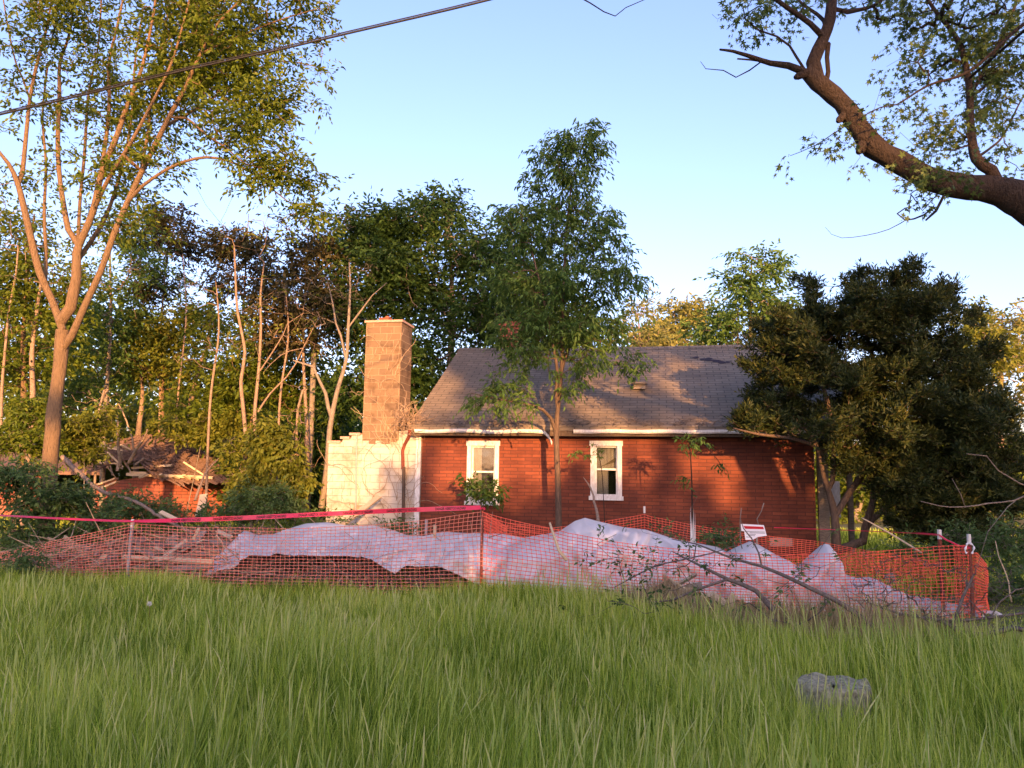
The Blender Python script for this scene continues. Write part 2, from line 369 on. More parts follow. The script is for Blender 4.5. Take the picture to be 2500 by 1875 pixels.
def tree(name, label, cat, base, limbs, tips, barkm, leafm, tmpl=T_LEAF, nleaf=18, lsize=0.09, spread=.13, droop=.5,
         rroot=.12, rtip=.004, group=None, seg=.22, wander=.1, up=.12, bias=-9, lvar=.3, wide=1.0, upn=.6, minr=0.0, lean=None, names=('trunk','crown'), vshift=0.0):
    ch, te = skeleton(limbs, tips, seg=seg, rroot=rroot, rtip=rtip, wander=wander, up=up, bias=bias)
    b = MB()
    for pts, rad in ch:
        r0_ = max(rad)
        if r0_ < minr: continue
        k = 20 if r0_ > .08 else 7 if r0_ > .03 else 4 if r0_ > .012 else 3
        b.tube(pts, rad, k, cap=False)
    base = Vector(base)
    root = empty(name, base, label, cat, group)
    b.v = [(x-base.x, y-base.y, z-base.z) for x, y, z in b.v]
    b.build(names[0], barkm, root, smooth=True)
    if leafm is not None and te and nleaf:
        e = np.array([x[0] for x in te]); s = np.array([x[1] for x in te]); nt_ = len(e)
        per = 6; m_ = max(1, nleaf//per); rep0 = np.repeat(np.arange(nt_), m_); ns = len(rep0)     # leafy sprays of six leaves each
        sd_ = unit(unit(e-s)[rep0]*.7 + RNG.normal(size=(ns,3))*np.array([.75,.75,.5]) + np.array([0,0,.25-.35*droop])); sl = spread*2.6*RNG.uniform(.7,1.3,ns)
        so_ = s[rep0]+(e[rep0]-s[rep0])*RNG.random(ns)[:,None]*1.1
        sside = unit(np.cross(sd_, RNG.normal(size=(ns,3))*.5+np.array([0,0,1.])))
        q = np.tile(np.arange(per), ns); R0 = np.repeat(np.arange(ns), per); rep = rep0[R0]; t_ = (q+.7)/per; sg = np.where(q % 2 == 0, 1., -1.); sg[q == per-1] = 0
        pos = so_[R0]+sd_[R0]*(sl[R0]*t_)[:,None]+RNG.normal(size=(len(R0),3))*.012; pos[:,2] -= .35*droop*sl[R0]*t_**2
        d = sd_[R0]*.65+sside[R0]*sg[:,None]*.75+RNG.normal(size=(len(R0),3))*.22; d[:,2] -= droop*.8; d = unit(d)
        sz = lsize*(1-lvar+2*lvar*RNG.random(len(rep)))
        tv = np.clip(RNG.normal(.45, .17, nt_), 0, 1)[rep]; val = np.clip(tv*.6+RNG.random(len(rep))*.45+vshift-.02, 0, 1)
        leaves(names[1], pos-np.array(base), d, sz, tmpl, leafm, val, root, wide, upn)
    return root

# ================================================================== SETTING
def ground():
    xs = np.concatenate([np.linspace(-700,-40,12)[:-1], np.linspace(-40,40,121), np.linspace(40,700,12)[1:]])
    ys = np.concatenate([np.linspace(-700,-40,12)[:-1], np.linspace(-40,60,141), np.linspace(60,1400,16)[1:]])
    V = np.array([(x, y, gz(x,y) if abs(x) < 60 and y < 70 else gz(math.copysign(60,x) if abs(x)>60 else x, min(y,70))) for y in ys for x in xs]); nx = len(xs)
    F = [(j*nx+i, j*nx+i+1, (j+1)*nx+i+1, (j+1)*nx+i) for j in range(len(ys)-1) for i in range(nx-1)]
    o = np_mesh('ground', V, F, EARTH, smooth=True); props(o, kind='structure')
ground()

# ================================================================== HOUSE
HRZ = R(-11.0); HA = P(1024, 1150, 16.0); HO = Vector((HA.x, HA.y, 0))
hu = Vector((math.cos(HRZ), math.sin(HRZ), 0)); hn = Vector((-math.sin(HRZ), math.cos(HRZ), 0))   # along wall, into house
def HL(px, py, d=0.0):
    """photo pixel -> house local point on the vertical plane d metres behind the front wall"""
    dr = f_ + r_*((px-1250)/FPX) - u_*((py-937.5)/FPX); o = Vector((0,0,EYE))
    t = ((HO-o).dot(hn)+d)/dr.dot(hn); q = o+dr*t-HO
    return Vector((q.dot(hu), d, q.z))
def HW(x, y, z): return HO+hu*x+hn*y+Vector((0,0,z))
house = empty('brick_house', HO, 'abandoned single-storey red brick house with grey shingle roof', 'house', rz=HRZ)
XR = HL(1990, 1200).x; EZ = HL(1500, 1062).z+.02; HD = 7.2; RY = HD/2
rz_ = HL(1125, 852, RY).z; XL = -0.16; XRR = XR+1.0
w1 = (HL(1140,1228), HL(1218,1079)); w2 = (HL(1443,1216), HL(1517,1079))
def wall_with_holes(mb, x0, x1, z0, z1, holes, t=.22):
    xs = sorted({x0, x1, *[h[0] for h in holes], *[h[1] for h in holes]}); zs = sorted({z0, z1, *[h[2] for h in holes], *[h[3] for h in holes]})
    for i in range(len(xs)-1):
        for j in range(len(zs)-1):
            cx = (xs[i]+xs[i+1])/2; cz = (zs[j]+zs[j+1])/2
            if any(h[0] < cx < h[1] and h[2] < cz < h[3] for h in holes): continue
            mb.add([(xs[i],0,zs[j]),(xs[i+1],0,zs[j]),(xs[i+1],0,zs[j+1]),(xs[i],0,zs[j+1])], [(0,1,2,3)])
    for h in holes:
        a, b_, c, d = h
        mb.add([(a,0,c),(b_,0,c),(b_,0,d),(a,0,d),(a,t,c),(b_,t,c),(b_,t,d),(a,t,d)], [(0,4,5,1),(1,5,6,2),(2,6,7,3),(3,7,4,0)])
b = MB(); holes = [(w1[0].x, w1[1].x, w1[0].z, w1[1].z), (w2[0].x, w2[1].x, w2[0].z, w2[1].z)]
wall_with_holes(b, 0.0, XR, -.6, EZ+.1, holes); b.build('wall', BRICK, house)
b = MB(); b.add([(XR,0,-.6),(XR,HD,-.6),(XR,HD,EZ),(XR,RY,rz_-.12),(XR,0,EZ)], [(0,1,2,3,4)])
b.add([(0,0,-.6),(0,HD,-.6),(0,HD,EZ),(0,RY,rz_-.12),(0,0,EZ)], [(0,4,3,2,1)]); b.add([(0,HD,-.6),(XR,HD,-.6),(XR,HD,EZ),(0,HD,EZ)], [(0,3,2,1)])
b.build('wall', BRICKY, house)
b = MB(); b.box((-.02,.5,-.3),(XR-.1,.55,EZ)); b.build('room_shade_sheet', DARKIN, house)  # near-black sheet behind the windows stands in for the shade indoors
# roof: slightly sagging shingle slope
def roofz(x, s):     # s 0 eave .. 1 ridge
    ez = HL(1500, 1040, -.32).z; base = ez*(1-s)+rz_*s
    return base - .05*math.sin(math.pi*min(max((x-XL)/(XRR-XL),0),1))*s + .012*mnoise.noise(Vector((x*1.3, s*4, 2)))
b = MB(); nxr = 60; rows = []
for j in range(17):
    s = j/16; y = -.32+(RY+.32)*s
    rows.append([(XL+(XRR-XL)*i/nxr, y, roofz(XL+(XRR-XL)*i/nxr, s)) for i in range(nxr+1)])
b.grid(rows)
rows2 = [[(x, 2*RY-y, z) for x, y, z in reversed(r)] for r in rows]; b.grid(rows2)
low = [[(x, y, z-.10) for x, y, z in reversed(r)] for r in rows]; b.grid(low)
for r, lo in ((rows[0], None),):
    b.add([p for p in r]+[(x,y,z-.10) for x,y,z in r], [(i+1, i, i+len(r), i+len(r)+1) for i in range(len(r)-1)])
for side in (0, -1):
    e = [r[side] for r in rows]; n_ = len(e)
    b.add(e+[(x,y,z-.10) for x,y,z in e], [(i, i+1, i+1+n_, i+n_) if side == 0 else (i+1, i, i+n_, i+n_+1) for i in range(n_-1)])
roof = b.build('roof', SHINGLE, house)
b = MB()   # ridge caps
for i in range(34):
    x = XL+(XRR-XL)*i/34; z = roofz(x, 1); wd = (XRR-XL)/34*.97
    b.add([(x, RY-.14, z-.085+.02),(x+wd,RY-.14,z-.085+.015),(x+wd,RY,z+.022),(x,RY,z+.027),(x,RY+.14,z-.07),(x+wd,RY+.14,z-.07)], [(0,1,2,3),(3,2,5,4)])
b.build('ridge_cap', SHINGLE, roof)
b = MB()   # torn patch of missing shingles
for (px, py, ln) in ((1718,875,.26),(1738,878,.42),(1752,882,.3),(1762,885,.22),(1730,872,.2),(1775,884,.12),(1700,869,.16)):
    c = HL(px, py, RY*.78+.0); s = .80; x = c.x; y = -.32+(RY+.32)*((c.z-roofz(x,0))/(rz_-roofz(x,0)))
    s = (y+.32)/(RY+.32); dx = ln*.5; pts = []
    n_ = 9
    for k in range(n_):
        a = 2*math.pi*k/n_; xx = x+math.cos(a)*dx*random.uniform(.7,1.2); ss = s+math.sin(a)*.016*random.uniform(.6,1.3)
        pts.append((xx, -.32+(RY+.32)*ss, roofz(xx, ss)+.008))
    b.add(pts, [tuple(range(n_))])
b.build('torn_patch', BLACK, roof)
# small roof vent
v = HL(1561, 938, 1.2); s = .42; vx = HL(1561, 938, 1.3).x; vy = -.32+(RY+.32)*s; vz = roofz(vx, s)
b = MB(); b.box((vx-.13,vy-.12,vz-.02),(vx+.13,vy+.14,vz+.11)); b.beam((vx-.17,vy-.18,vz+.10),(vx+.17,vy-.18,vz+.10),.07,.02); b.box((vx-.17,vy-.16,vz+.111),(vx+.17,vy+.16,vz+.128)); b.build('roof_vent', GREYWOOD, roof)
vx = HL(1412, 910, 1.9).x; s = .55; vy = -.32+(RY+.32)*s; vz = roofz(vx, s)
b = MB(); b.tube([(vx,vy,vz-.1),(vx,vy,vz+.34)], .055, 12); b.build('vent_pipe', DARKIN, roof)
# back chimney (small red brick one peeking over the ridge)
c = HL(1245, 800, 5.0); b = MB(); b.box((c.x-.24,4.8,3.2),(c.x+.28,5.3,c.z+.0)); b.box((c.x-.30,4.74,c.z+.001),(c.x+.34,5.36,c.z+.06)); b.box((c.x-.12,4.84,c.z+.061),(c.x+.30,5.26,c.z+.14))
bc = b.build('chimney', OLDBRICK, roof)
# fascia and soffit
ez0 = HL(1500, 1040, -.32).z
b = MB(); b.box((XL,-.315,ez0-.20),(XRR,-.285,ez0-.105)); b.build('fascia', DARKWOOD, house)
b = MB(); b.box((XL,-.284,ez0-.20),(XRR,-.003,ez0-.185)); b.build('soffit', DARKWOOD, house)
# gutters
def gutter(pts, w=.09):
    b = MB(); prof = [(0,0),(0,-.05),(-.03,-.072),(-w+.02,-.072),(-w,-.045),(-w,0),(-w+.008,0),(-w+.008,-.043),(-w+.025,-.064),(-.03,-.064),(-.008,-.048),(-.008,0)]
    rows = [[(x, y+py, z+pz) for py, pz in prof+[prof[0]]] for x, y, z in pts]; b.grid(rows)
    b.add(rows[0][:-1], [tuple(range(12))]); b.add(rows[-1][:-1], [tuple(reversed(range(12)))])
    return b.build('gutter', WPAINT, house)
gzt = ez0-.075
xa = HL(1012,1050,-.4).x; xb = HL(1322,1055,-.4).x
pts = [(xa+(xb-xa)*i/14, -.318, gzt-.012*math.sin(i*.9)-.01*(i/14)) for i in range(15)]
pe = HL(1338,1066,-.4); pf = HL(1347,1088,-.4); pts += [(xb+.06,-.32,gzt-.03),(pe.x,-.33,gzt-.10),(pf.x,-.33,gzt-.24)]
gutter(pts)
xc = HL(1400,1050,-.4).x; gutter([(xc+(XRR-xc)*i/20, -.318, gzt-.006*math.sin(i*1.7)) for i in range(21)])
# corner trim board on the left, dark gap at the right
# windows
def window(a, c, shade):
    x0, x1, z0, z1 = a.x, c.x, a.z, c.z; cx = (x0+x1)/2
    base = bpy.data.objects.new('window', None)
    fr = MB(); fw = .075; o_ = -.035
    fr.box((x0-.01,o_,z0),(x0+fw,.09,z1)); fr.box((x1-fw,o_,z0),(x1+.01,.09,z1)); fr.box((x0-.03,o_-.004,z1-.08),(x1+.03,.09,z1+.02))
    fo = fr.build('window', WPAINT, house)
    si = MB(); si.box((x0-.04,-.075,z0-.035),(x1+.04,.10,z0+.045)); si.build('sill', WPAINT, fo)
    zm = z0+(z1-z0)*.51; s = MB(); t = .035
    for (za, zb, y) in ((z0+.045, zm+.02, .045), (zm-.015, z1-.08, .062)):
        s.box((x0+fw,y-.012,za),(x0+fw+t,y+.012,zb)); s.box((x1-fw-t,y-.012,za),(x1-fw,y+.012,zb))
        s.box((x0+fw+t,y-.012,za),(x1-fw-t,y+.012,za+t)); s.box((x0+fw+t,y-.012,zb-t),(x1-fw-t,y+.012,zb))
    s.build('sash', WPAINT, fo)
    for (za, zb, y) in ((z0+.045+t, zm+.02-t, .045), (zm-.015+t, z1-.08-t, .062)):
        g = MB(); g.box((x0+fw+t,y-.002,za),(x1-fw-t,y+.002,zb)); g.build('pane', GLASS, fo)
    return fo, (x0+fw, x1-fw, z0+.05, z1-.08)
f1, i1 = window(w1[0], w1[1], 0); f2, i2 = window(w2[0], w2[1], 1)
def curtain(parent, x0, x1, z0, z1, y, lean=0.0, amp=.02):
    b = MB(); n = 36; rows = []
    for j in range(9):
        s = j/8; rows.append([(x0+(x1-x0)*i/n+lean*(1-s)*(i/n), y+amp*math.sin(i*1.15+s)+.01*math.sin(i*.4+s*3), z0+(z1-z0)*s) for i in range(n+1)])
    b.grid(rows); return b.build('curtain', CURT, parent, smooth=True)
curtain(f1, i1[0], i1[0]+(i1[1]-i1[0])*.38, i1[2], i1[3], .17); 
curtain(f2, i2[0], i2[1], i2[2]+(i2[3]-i2[2])*.50, i2[3], .17, amp=.006)
curtain(f2, i2[0], i2[0]+.26, i2[2], i2[3]-.5, .14, amp=.012)
b = MB(); zm = i2[2]+(i2[3]-i2[2])*.5
b.add([(i2[0]+.05,.12,zm+.06),(i2[1],.12,zm+.20),(i2[1],.12,zm+.30),(i2[0]+.2,.12,zm+.13)], [(0,1,2,3)]); b.build('torn_blind', GREYWOOD, f2)
# foundation vent
p0 = HL(1880,1333); p1 = HL(1934,1314); b = MB(); b.box((p0.x,-.02,p0.z),(p1.x,.0-.001,p1.z)); b.build('wall_vent', VENT, house)
# side porch at the right end
b = MB()
for (px, d) in ((2003, .25), (2016, .30), (2075, 1.5)):
    x = HL(px, 1200, d).x; b.box((x-.05,d-.05,-.3),(x+.05,d+.05,EZ+.1))
xq = HL(2003,1200,.25).x; b.box((xq,.22,EZ-.08),(XRR,.30,EZ+.06)); b.build('porch_frame', GREYWOOD, house)
q0 = HL(2024,1250,2.4); q1 = HL(2050,1175,2.4); b = MB(); b.box((q0.x,2.4,q0.z-.1),(q1.x,2.44,q1.z)); b.build('porch_panel', WPAINT, house)

# ================================================================== BLOCK WALL + CHIMNEY (attached masonry on the left end)
# (parts of the house: a low white block wing wall and the tall block chimney rising from it)
xl = HL(803, 1200).x; tops = [(803,1082),(836,1080),(837,1072),(858,1071),(859,1063),(884,1061)]
b = MB(); top = [HL(px, py, -.06) for px, py in tops]; x_sh = HL(1028,1100,-.06).x
xs = [t.x for t in top]+[HL(1004,1062,-.06).x, x_sh]; zs = [t.z for t in top]+[HL(960,1050).z, HL(1020,1062).z]
n = len(xs); yF, yB = -.06, .34
vs = [(x,yF,-.6) for x in xs]+[(x,yF,z) for x,z in zip(xs,zs)]+[(x,yB,-.6) for x in xs]+[(x,yB,z) for x,z in zip(xs,zs)]
fs = []
for i in range(n-1):
    if abs(xs[i+1]-xs[i]) > 1e-4:
        fs.append((i,i+1,n+i+1,n+i)); fs.append((2*n+i+1,2*n+i,3*n+i,3*n+i+1))
    fs.append((n+i,n+i+1,3*n+i+1,3*n+i))
fs += [(0,n,3*n,2*n),(n-1,2*n+n-1,3*n+n-1,n+n-1)]
b.add(vs, fs); wing = b.build('wing_wall', WBLOCK, house)
b = MB(); pc = [(HL(803,1082,-.06).x, HL(836,1080).x, HL(820,1082,-.06).z), (HL(837,1072).x, HL(858,1071).x, HL(848,1072,-.06).z), (HL(859,1063).x, HL(884,1061).x, HL(870,1063,-.06).z)]
for x0,x1,z in pc: b.box((x0-.02,-.10,z+.002),(x1-.012,.36,z+.055))
b.build('coping_stone', VENT, wing)
cL = HL(884,1060,-.10).x; cR = HL(977,900,-.10).x; cT = HL(940,787,-.10).z; cB = HL(940,1073,-.1).z
b = MB(); rows = []
k = 14
# chimney: courses with a slightly ragged bottom line where the paint starts
b.box((cL,-.085,cB),(cR,.62,cT)); b.build('chimney', CBLOCK, house)
b = MB(); b.box((cL-.03,-.12,cT+.001),(cR+.03,.66,cT+.05)); chc = b.build('chimney_cap', VENT, house)
b = MB(); fx = HL(940,780,.2).x; b.box((fx-.12,.15,cT+.051),(fx+.10,.37,cT+.16)); b.box((fx+.03,.15,cT+.161),(fx+.09,.37,cT+.19)); b.build('flue', OLDBRICK, house)
b = MB()   # ragged lowest course of bare block over the paint
x = cL
while x < HL(972,1060).x:
    wd = random.uniform(.13,.24); b.box((x+.002,-.088,cB-random.choice([0.02,.05,.09])),(min(x+wd, cR)-.002,-.062,cB-.001)); x += wd
b.build('bare_course', CBLOCK, house)
def hconduit(name, pts, r, mat, y=-.12):
    b = MB(); q = [HL(px, py, y) for px, py in pts]; b.tube(q, r, 8); return b.build(name, mat, house)
hconduit('conduit', [(871,1060),(870,1120),(869,1200),(868,1300)], .018, METAL)
hconduit('downspout', [(986,1140),(985,1200),(984,1320)], .035, DARKWOOD, -.14)
b = MB(); b.tube([HL(1000,1052,-.38), HL(1000,1062,-.32), HL(988,1085,-.16), HL(983,1100,-.14), HL(984,1145,-.14)], .035, 8); b.build('downspout', RUST, house)
b = MB(); q0 = HL(1016,1062,-.063); q1 = HL(1028,1062,-.063); b.box((q1.x-.09,-.10,-.6),(q1.x+.012,-.061,EZ-.0)); b.build('corner_board', WPAINT, house)

# ================================================================== COLLAPSED SHED
SY = 22.0
sc = P(390, 1200, SY); shed = empty('collapsed_shed', (sc.x, SY, 0), 'small collapsed red brick outbuilding with caved-in shaggy brown roof', 'outbuilding')
def SL(px, py, Y): q = P(px, py, Y); return Vector((q.x-sc.x, q.y-SY, q.z))
zt = SL(390,1158,SY).z; zb = -1.2
pL = SL(228,1165,SY+2.2); pR = SL(556,1168,SY+1.4)
def slopewall(name, A, B, za, zb_, mat, thick=.2):
    d = Vector((B.x-A.x, B.y-A.y, 0)); L = d.length; ang = math.atan2(d.y, d.x)
    mb = MB(); mb.add([(0,0,zb),(L,0,zb),(L,0,zb_),(0,0,za),(0,thick,zb),(L,thick,zb),(L,thick,zb_),(0,thick,za)],
                      [(0,1,2,3),(5,4,7,6),(3,2,6,7),(0,3,7,4),(1,5,6,2)])
    o = mb.build(name, mat, shed); o.location = (A.x, A.y, 0); o.rotation_euler = (0,0,ang); return o
slopewall('wall', pL, Vector((0,0,0)), zt-.35, zt, OLDBRICK)
slopewall('wall', Vector((0,0,0)), pR, zt, zt-.02, OLDBRICK)
# shaggy roof: hump surface of loose strips
sil = [(228,1100),(260,1088),(300,1080),(345,1064),(390,1066),(430,1080),(480,1100),(530,1128),(575,1160),(610,1190)]
bot = [(228,1150),(260,1140),(300,1122),(340,1128),(375,1168),(430,1176),(480,1180),(530,1178),(575,1182),(610,1200)]
b = MB(); rows = []
for j in range(12):
    s = j/11; row = []
    for (tx,ty),(bx,by) in zip(sil, bot):
        px = bx+(tx-bx)*s; py = by+(ty-by)*(1-(1-s)**1.6); q = SL(px, py, SY-.35+2.4*s); q.z += .03*mnoise.noise(Vector((px*.05, s*6, 3))); row.append(q)
    rows.append(row)
b.grid(rows); sr = b.build('roof', BROWNS, shed)
b = MB(); rr = random.Random(5)
def roofpt(u, s):
    i = min(int(u*(len(sil)-1)), len(sil)-2); t = u*(len(sil)-1)-i; j = min(int(s*11), 10); v = s*11-j
    return (rows[j][i]*(1-t)+rows[j][i+1]*t)*(1-v)+(rows[j+1][i]*(1-t)+rows[j+1][i+1]*t)*v
for k in range(1500):
    u = rr.random()**.9; s = rr.random(); a = roofpt(u, s); 
    d = Vector((rr.uniform(.4,1)*(1 if u > .35 else -.9), -.25, -.28)); d.z += rr.uniform(-.12,.12)+ (.12 if u<.3 else 0); ln = rr.uniform(.15,.42)
    a = a+Vector((0,-.02,rr.uniform(0,.06))); b.beam(a, a+d.normalized()*ln, rr.uniform(.02,.055), .008, up=(0,-.6,.8))
b.build('roofing_strip', BROWNS, sr)
b = MB()
for (x0,y0,x1,y1,w,h,Y) in ((318,1155,360,1156,.10,.10,SY-.1),(322,1143,420,1136,.09,.06,SY+.0),(310,1158,520,1166,.09,.08,SY-.25),(236,1185,285,1168,.22,.05,SY+.3),(250,1192,288,1176,.2,.05,SY+.1)):
    b.beam(SL(x0,y0,Y), SL(x1,y1,Y), w, h)
b.build('wall_plate', PLANK, shed)
for (x0,y0,x1,y1,w) in ((232,1083,290,1092,.14),(235,1088,300,1100,.08),(262,1104,300,1140,.12),(294,1086,316,1098,.16),(448,1128,498,1160,.09),(420,1162,435,1168,.12),(448,1160,462,1170,.12),(466,1162,482,1172,.12),(340,1166,362,1158,.1),(225,1128,290,1132,.05),(392,1158,400,1165,.1)):
    b = MB(); b.beam(SL(x0,y0,SY-.5), SL(x1,y1,SY-.3), w, .045); b.build('rafter', PLANK, shed)
for (x0,y0,x1,y1,w) in ((246,1118,285,1170,.05),(255,1130,300,1120,.03),(290,1100,310,1140,.05),(275,1160,262,1110,.03),(300,1145,270,1125,.03),(232,1150,262,1128,.03),(286,1150,296,1104,.08),(330,1134,352,1118,.06),(318,1150,306,1128,.03)):
    b = MB(); b.beam(SL(x0,y0,SY-.45), SL(x1,y1,SY-.2), w, .03); b.build('splintered_board', TWIG, shed)

# low ruin wing far left with dark roof
b = MB(); q = P(95,1160,24); wl = empty('ruined_wing', (q.x, 24, 0), 'low dark-roofed remains of a brick building behind the left tree trunk', 'outbuilding')
b.box((-3.5,0,-1),(.1,.2,P(95,1152,24).z)); b.build('wall', OLDBRICK, wl)
b = MB(); z0 = P(95,1150,24).z; z1 = P(95,1105,26).z; b.add([(-3.6,-.3,z0),(2.1,-.3,z0),(1.6,2.2,z1),(-3.6,2.2,z1),(-3.6,-.3,z0-.1),(2.1,-.3,z0-.1)], [(0,1,2,3),(4,5,1,0)]); b.build('roof', BROWNS, wl)

# ================================================================== SAFETY NET
def interp(tab, x):
    if x <= tab[0][0]: return tab[0][1:]
    for a, b_ in zip(tab, tab[1:]):
        if x <= b_[0]:
            t = (x-a[0])/(b_[0]-a[0]); return tuple(a[i]*(1-t)+b_[i]*t for i in range(1, len(a)))
    return tab[-1][1:]
def net(name, label, path, mat, base_z=-.03, cell=(.064,.049), sw=.0052, group=None, wav=.02, seed=1, low=None):
    """path: list of (px, py_top, Y)"""
    top = [P(px, py, Y) for px, py, Y in path]
    # arc length along ground
    L = [0]
    for a, b_ in zip(top, top[1:]): L.append(L[-1]+math.hypot(b_.x-a.x, b_.y-a.y))
    n = int(L[-1]/cell[0]); cols = []
    pts = []
    for i in range(n+1):
        l = L[-1]*i/n; k = 0
        while k < len(L)-2 and l > L[k+1]: k += 1
        t = (l-L[k])/max(L[k+1]-L[k],1e-6); a = top[k].lerp(top[k+1], t)
        pts.append(a)
    hmax = 1.12; nr = int(hmax/cell[1]); rows = []
    for j in range(nr+1):
        s = j/nr; row = []
        for i, a in enumerate(pts):
            zb_ = (base_z if low is None else low) ; h = a.z-zb_
            wx = wav*(mnoise.noise(Vector((i*.05, j*.10, seed)))) *3*math.sin(math.pi*min(1,s*1.05)) ; wy = wav*4*mnoise.noise(Vector((i*.035, j*.06, seed+9)))*(.3+s)
            zz = a.z-h*s+ .5*wav*mnoise.noise(Vector((i*.08, j*.12, seed+5)))
            row.append(Vector((a.x+wx, a.y+wy, zz)))
        rows.append(row)
    V = np.array([[tuple(p) for p in r] for r in rows])    # (nr+1, n+1, 3)
    nrw, nc, _ = V.shape
    vs = []; fs = []
    def strands(A, off):     # A (m,k,3) strands, triangular prism section
        mm, k, _ = A.shape; T = np.gradient(A, axis=1); T /= np.linalg.norm(T, axis=2)[:,:,None]+1e-9
        ref = np.array([0,-1.,0]); a = np.cross(T, ref); a /= np.linalg.norm(a, axis=2)[:,:,None]+1e-9; bb = np.cross(a, T)
        r1 = off
        ring = [A+a*r1, A-a*r1, A-bb*(-off*.55)]
        V_ = np.stack(ring, axis=2)    # m,k,3,3
        idx = np.arange(mm*k*3).reshape(mm,k,3); F_ = []
        for q in range(3):
            q2 = (q+1) % 3
            F_.append(np.stack([idx[:,:-1,q], idx[:,:-1,q2], idx[:,1:,q2], idx[:,1:,q]], axis=-1).reshape(-1,4))
        return V_.reshape(-1,3), np.concatenate(F_)
    v1, f1_ = strands(V, sw*.85); v2, f2_ = strands(np.transpose(V, (1,0,2)), sw*.62)
    # thicker welds at each crossing
    c = V.reshape(-1,3); d = np.array([[-sw*2.4,-.001,0],[0,-.001,-sw*1.7],[sw*2.4,-.001,0],[0,-.001,sw*1.7]])
    v3 = (c[:,None,:]+d[None]).reshape(-1,3); f3 = (np.arange(len(c))*4)[:,None]+np.arange(4)[None]
    VV = np.concatenate([v1, v2, v3]); FF = np.concatenate([f1_, f2_+len(v1), f3+len(v1)+len(v2)])
    o = np_mesh(name, VV, FF, mat); props(o, label, 'safety netting', group); return o
FRONT = [(-120,1372,12.0),(0,1350,11.8),(63,1337,11.5),(180,1310,11.1),(322,1280,10.8),(501,1288,10.75),(687,1291,10.7),(895,1284,10.6),(1029,1270,10.5),(1120,1258,10.45),(1178,1250,10.4)]
FRONT2 = [(1178,1250,10.4),(1213,1260,10.35),(1283,1277,10.3),(1343,1290,10.25),(1387,1303,10.2),(1498,1322,10.1),(1625,1338,10.0),(1751,1349,9.9),(1910,1355,9.8),(2062,1352,9.7),(2148,1346,9.65),(2293,1334,9.55),(2362,1332,9.6)]
net('safety_net', 'faded orange mesh barrier in front of the debris, left of the red centre stake', FRONT, FADED, seed=1)
net('safety_net', 'orange mesh barrier sagging in front of the white sheeting, right of the red centre stake', FRONT2, NET, seed=4)
BACK = [(1182,1252,12.1),(1200,1262,12.2),(1235,1275,12.4),(1340,1290,13.3),(1450,1278,13.6),(1573,1256,13.7),(1590,1262,13.65),(1688,1281,13.4),(1815,1303,13.1),(1989,1321,12.8),(2062,1334,12.5),(2141,1349,12.2),(2290,1372,11.8)]
net('safety_net', 'deep orange mesh barrier strung in shade along the brick wall behind the sheeting', BACK, NET, seed=7, wav=.03)
net('safety_net', 'crumpled orange mesh end hanging down at the far right stakes', [(2330,1331,10.1),(2362,1332,9.75),(2372,1350,9.9),(2385,1350,9.6),(2409,1378,10.0),(2400,1372,10.7)], NET, seed=11, wav=.02)
net('safety_net', 'bunched orange mesh gathered just right of the centre stake', [(1186+i*3.6, 1253+i*2.4, 12.0+.10*(i%2)+.03*i) for i in range(15)], NET, seed=15, wav=.012)

def stake(label, px, pyt, Y, mat, r=.018, tipm=None, lean=0.0, tiph=.12):
    t = P(px, pyt, Y); root = empty('stake', (t.x, Y, 0), label, 'stake', 'stakes holding up the safety net')
    b = MB(); z1 = t.z-(tiph if tipm else 0); b.beam((-lean,0,-.2),(0,0,z1), r*2, r*2); b.build('post', mat, root)
    if tipm: b = MB(); b.beam((0,0,z1+.001),(lean*.1,0,t.z), r*2.05, r*2.05); b.build('painted_tip', tipm, root)
stake('rusty red stake with danger tape tied to its top, front centre', 1178, 1236, 10.42, RUST, .02)
stake('short stake with a white tip at the left, under the danger tape', 324, 1268, 10.83, METAL, .018, WTIP, .03)
stake('thin stake with a pale tip standing against the brick wall between the windows and yew', 1573, 1236, 13.72, RUST, .016, WTIP)
stake('white-tipped stake at the right corner of the netting, nearer the house', 2293, 1293, 9.75, RUST, .018, WTIP)
stake('rightmost white-tipped stake with the ring of tape', 2365, 1304, 9.65, RUST, .017, WTIP)
stake('low grey stake behind the net beside the white block wall', 1041, 1268, 12.4, METAL, .02)
stake('short pale stake poking up just left of the centre stake', 1062, 1282, 11.8, PLANK, .022)

# ================================================================== DANGER TAPE
TP = [(-90,1252,10.4),(0,1258,10.5),(150,1266,10.65),(307,1272,10.8),(434,1270,10.75),(600,1264,10.7),(812,1254,10.6),(1000,1245,10.5),(1173,1239,10.4)]
tpts, _ = resample([tuple(P(*t)) for t in TP], [1]*len(TP), .04)
tpts = [Vector(p) for p in tpts]
tw = .062
def tape_frame(l):
    i = min(int(l), len(tpts)-2); t = l-i; p = tpts[i].lerp(tpts[i+1], t); d = (tpts[i+1]-tpts[i]).normalized()
    x = p.x; k = mnoise.noise(Vector((x*.5, 3, 1)))*.5; e = min(1, max(0, (p.x+5.3)/1.3))
    ang = (R(68)*(1-e)+k)            # far left part is twisted flatter
    if p.x > -1.6: ang += (p.x+1.6)*.35
    upv = Vector((0, math.sin(ang), math.cos(ang))); upv = (upv-d*upv.dot(d)).normalized()
    return p, d, upv
b = MB(); ring = []
for i in range(len(tpts)):
    p, d, up = tape_frame(i*.9999); nrm = d.cross(up)*.0006
    ring.append([p-up*tw/2-nrm, p+up*tw/2-nrm, p+up*tw/2+nrm, p-up*tw/2+nrm, p-up*tw/2-nrm])
b.grid(ring)
tape = b.build('danger_tape', TAPE); props(tape, 'long red danger tape with black lettering stretched across the yard', 'barrier tape')
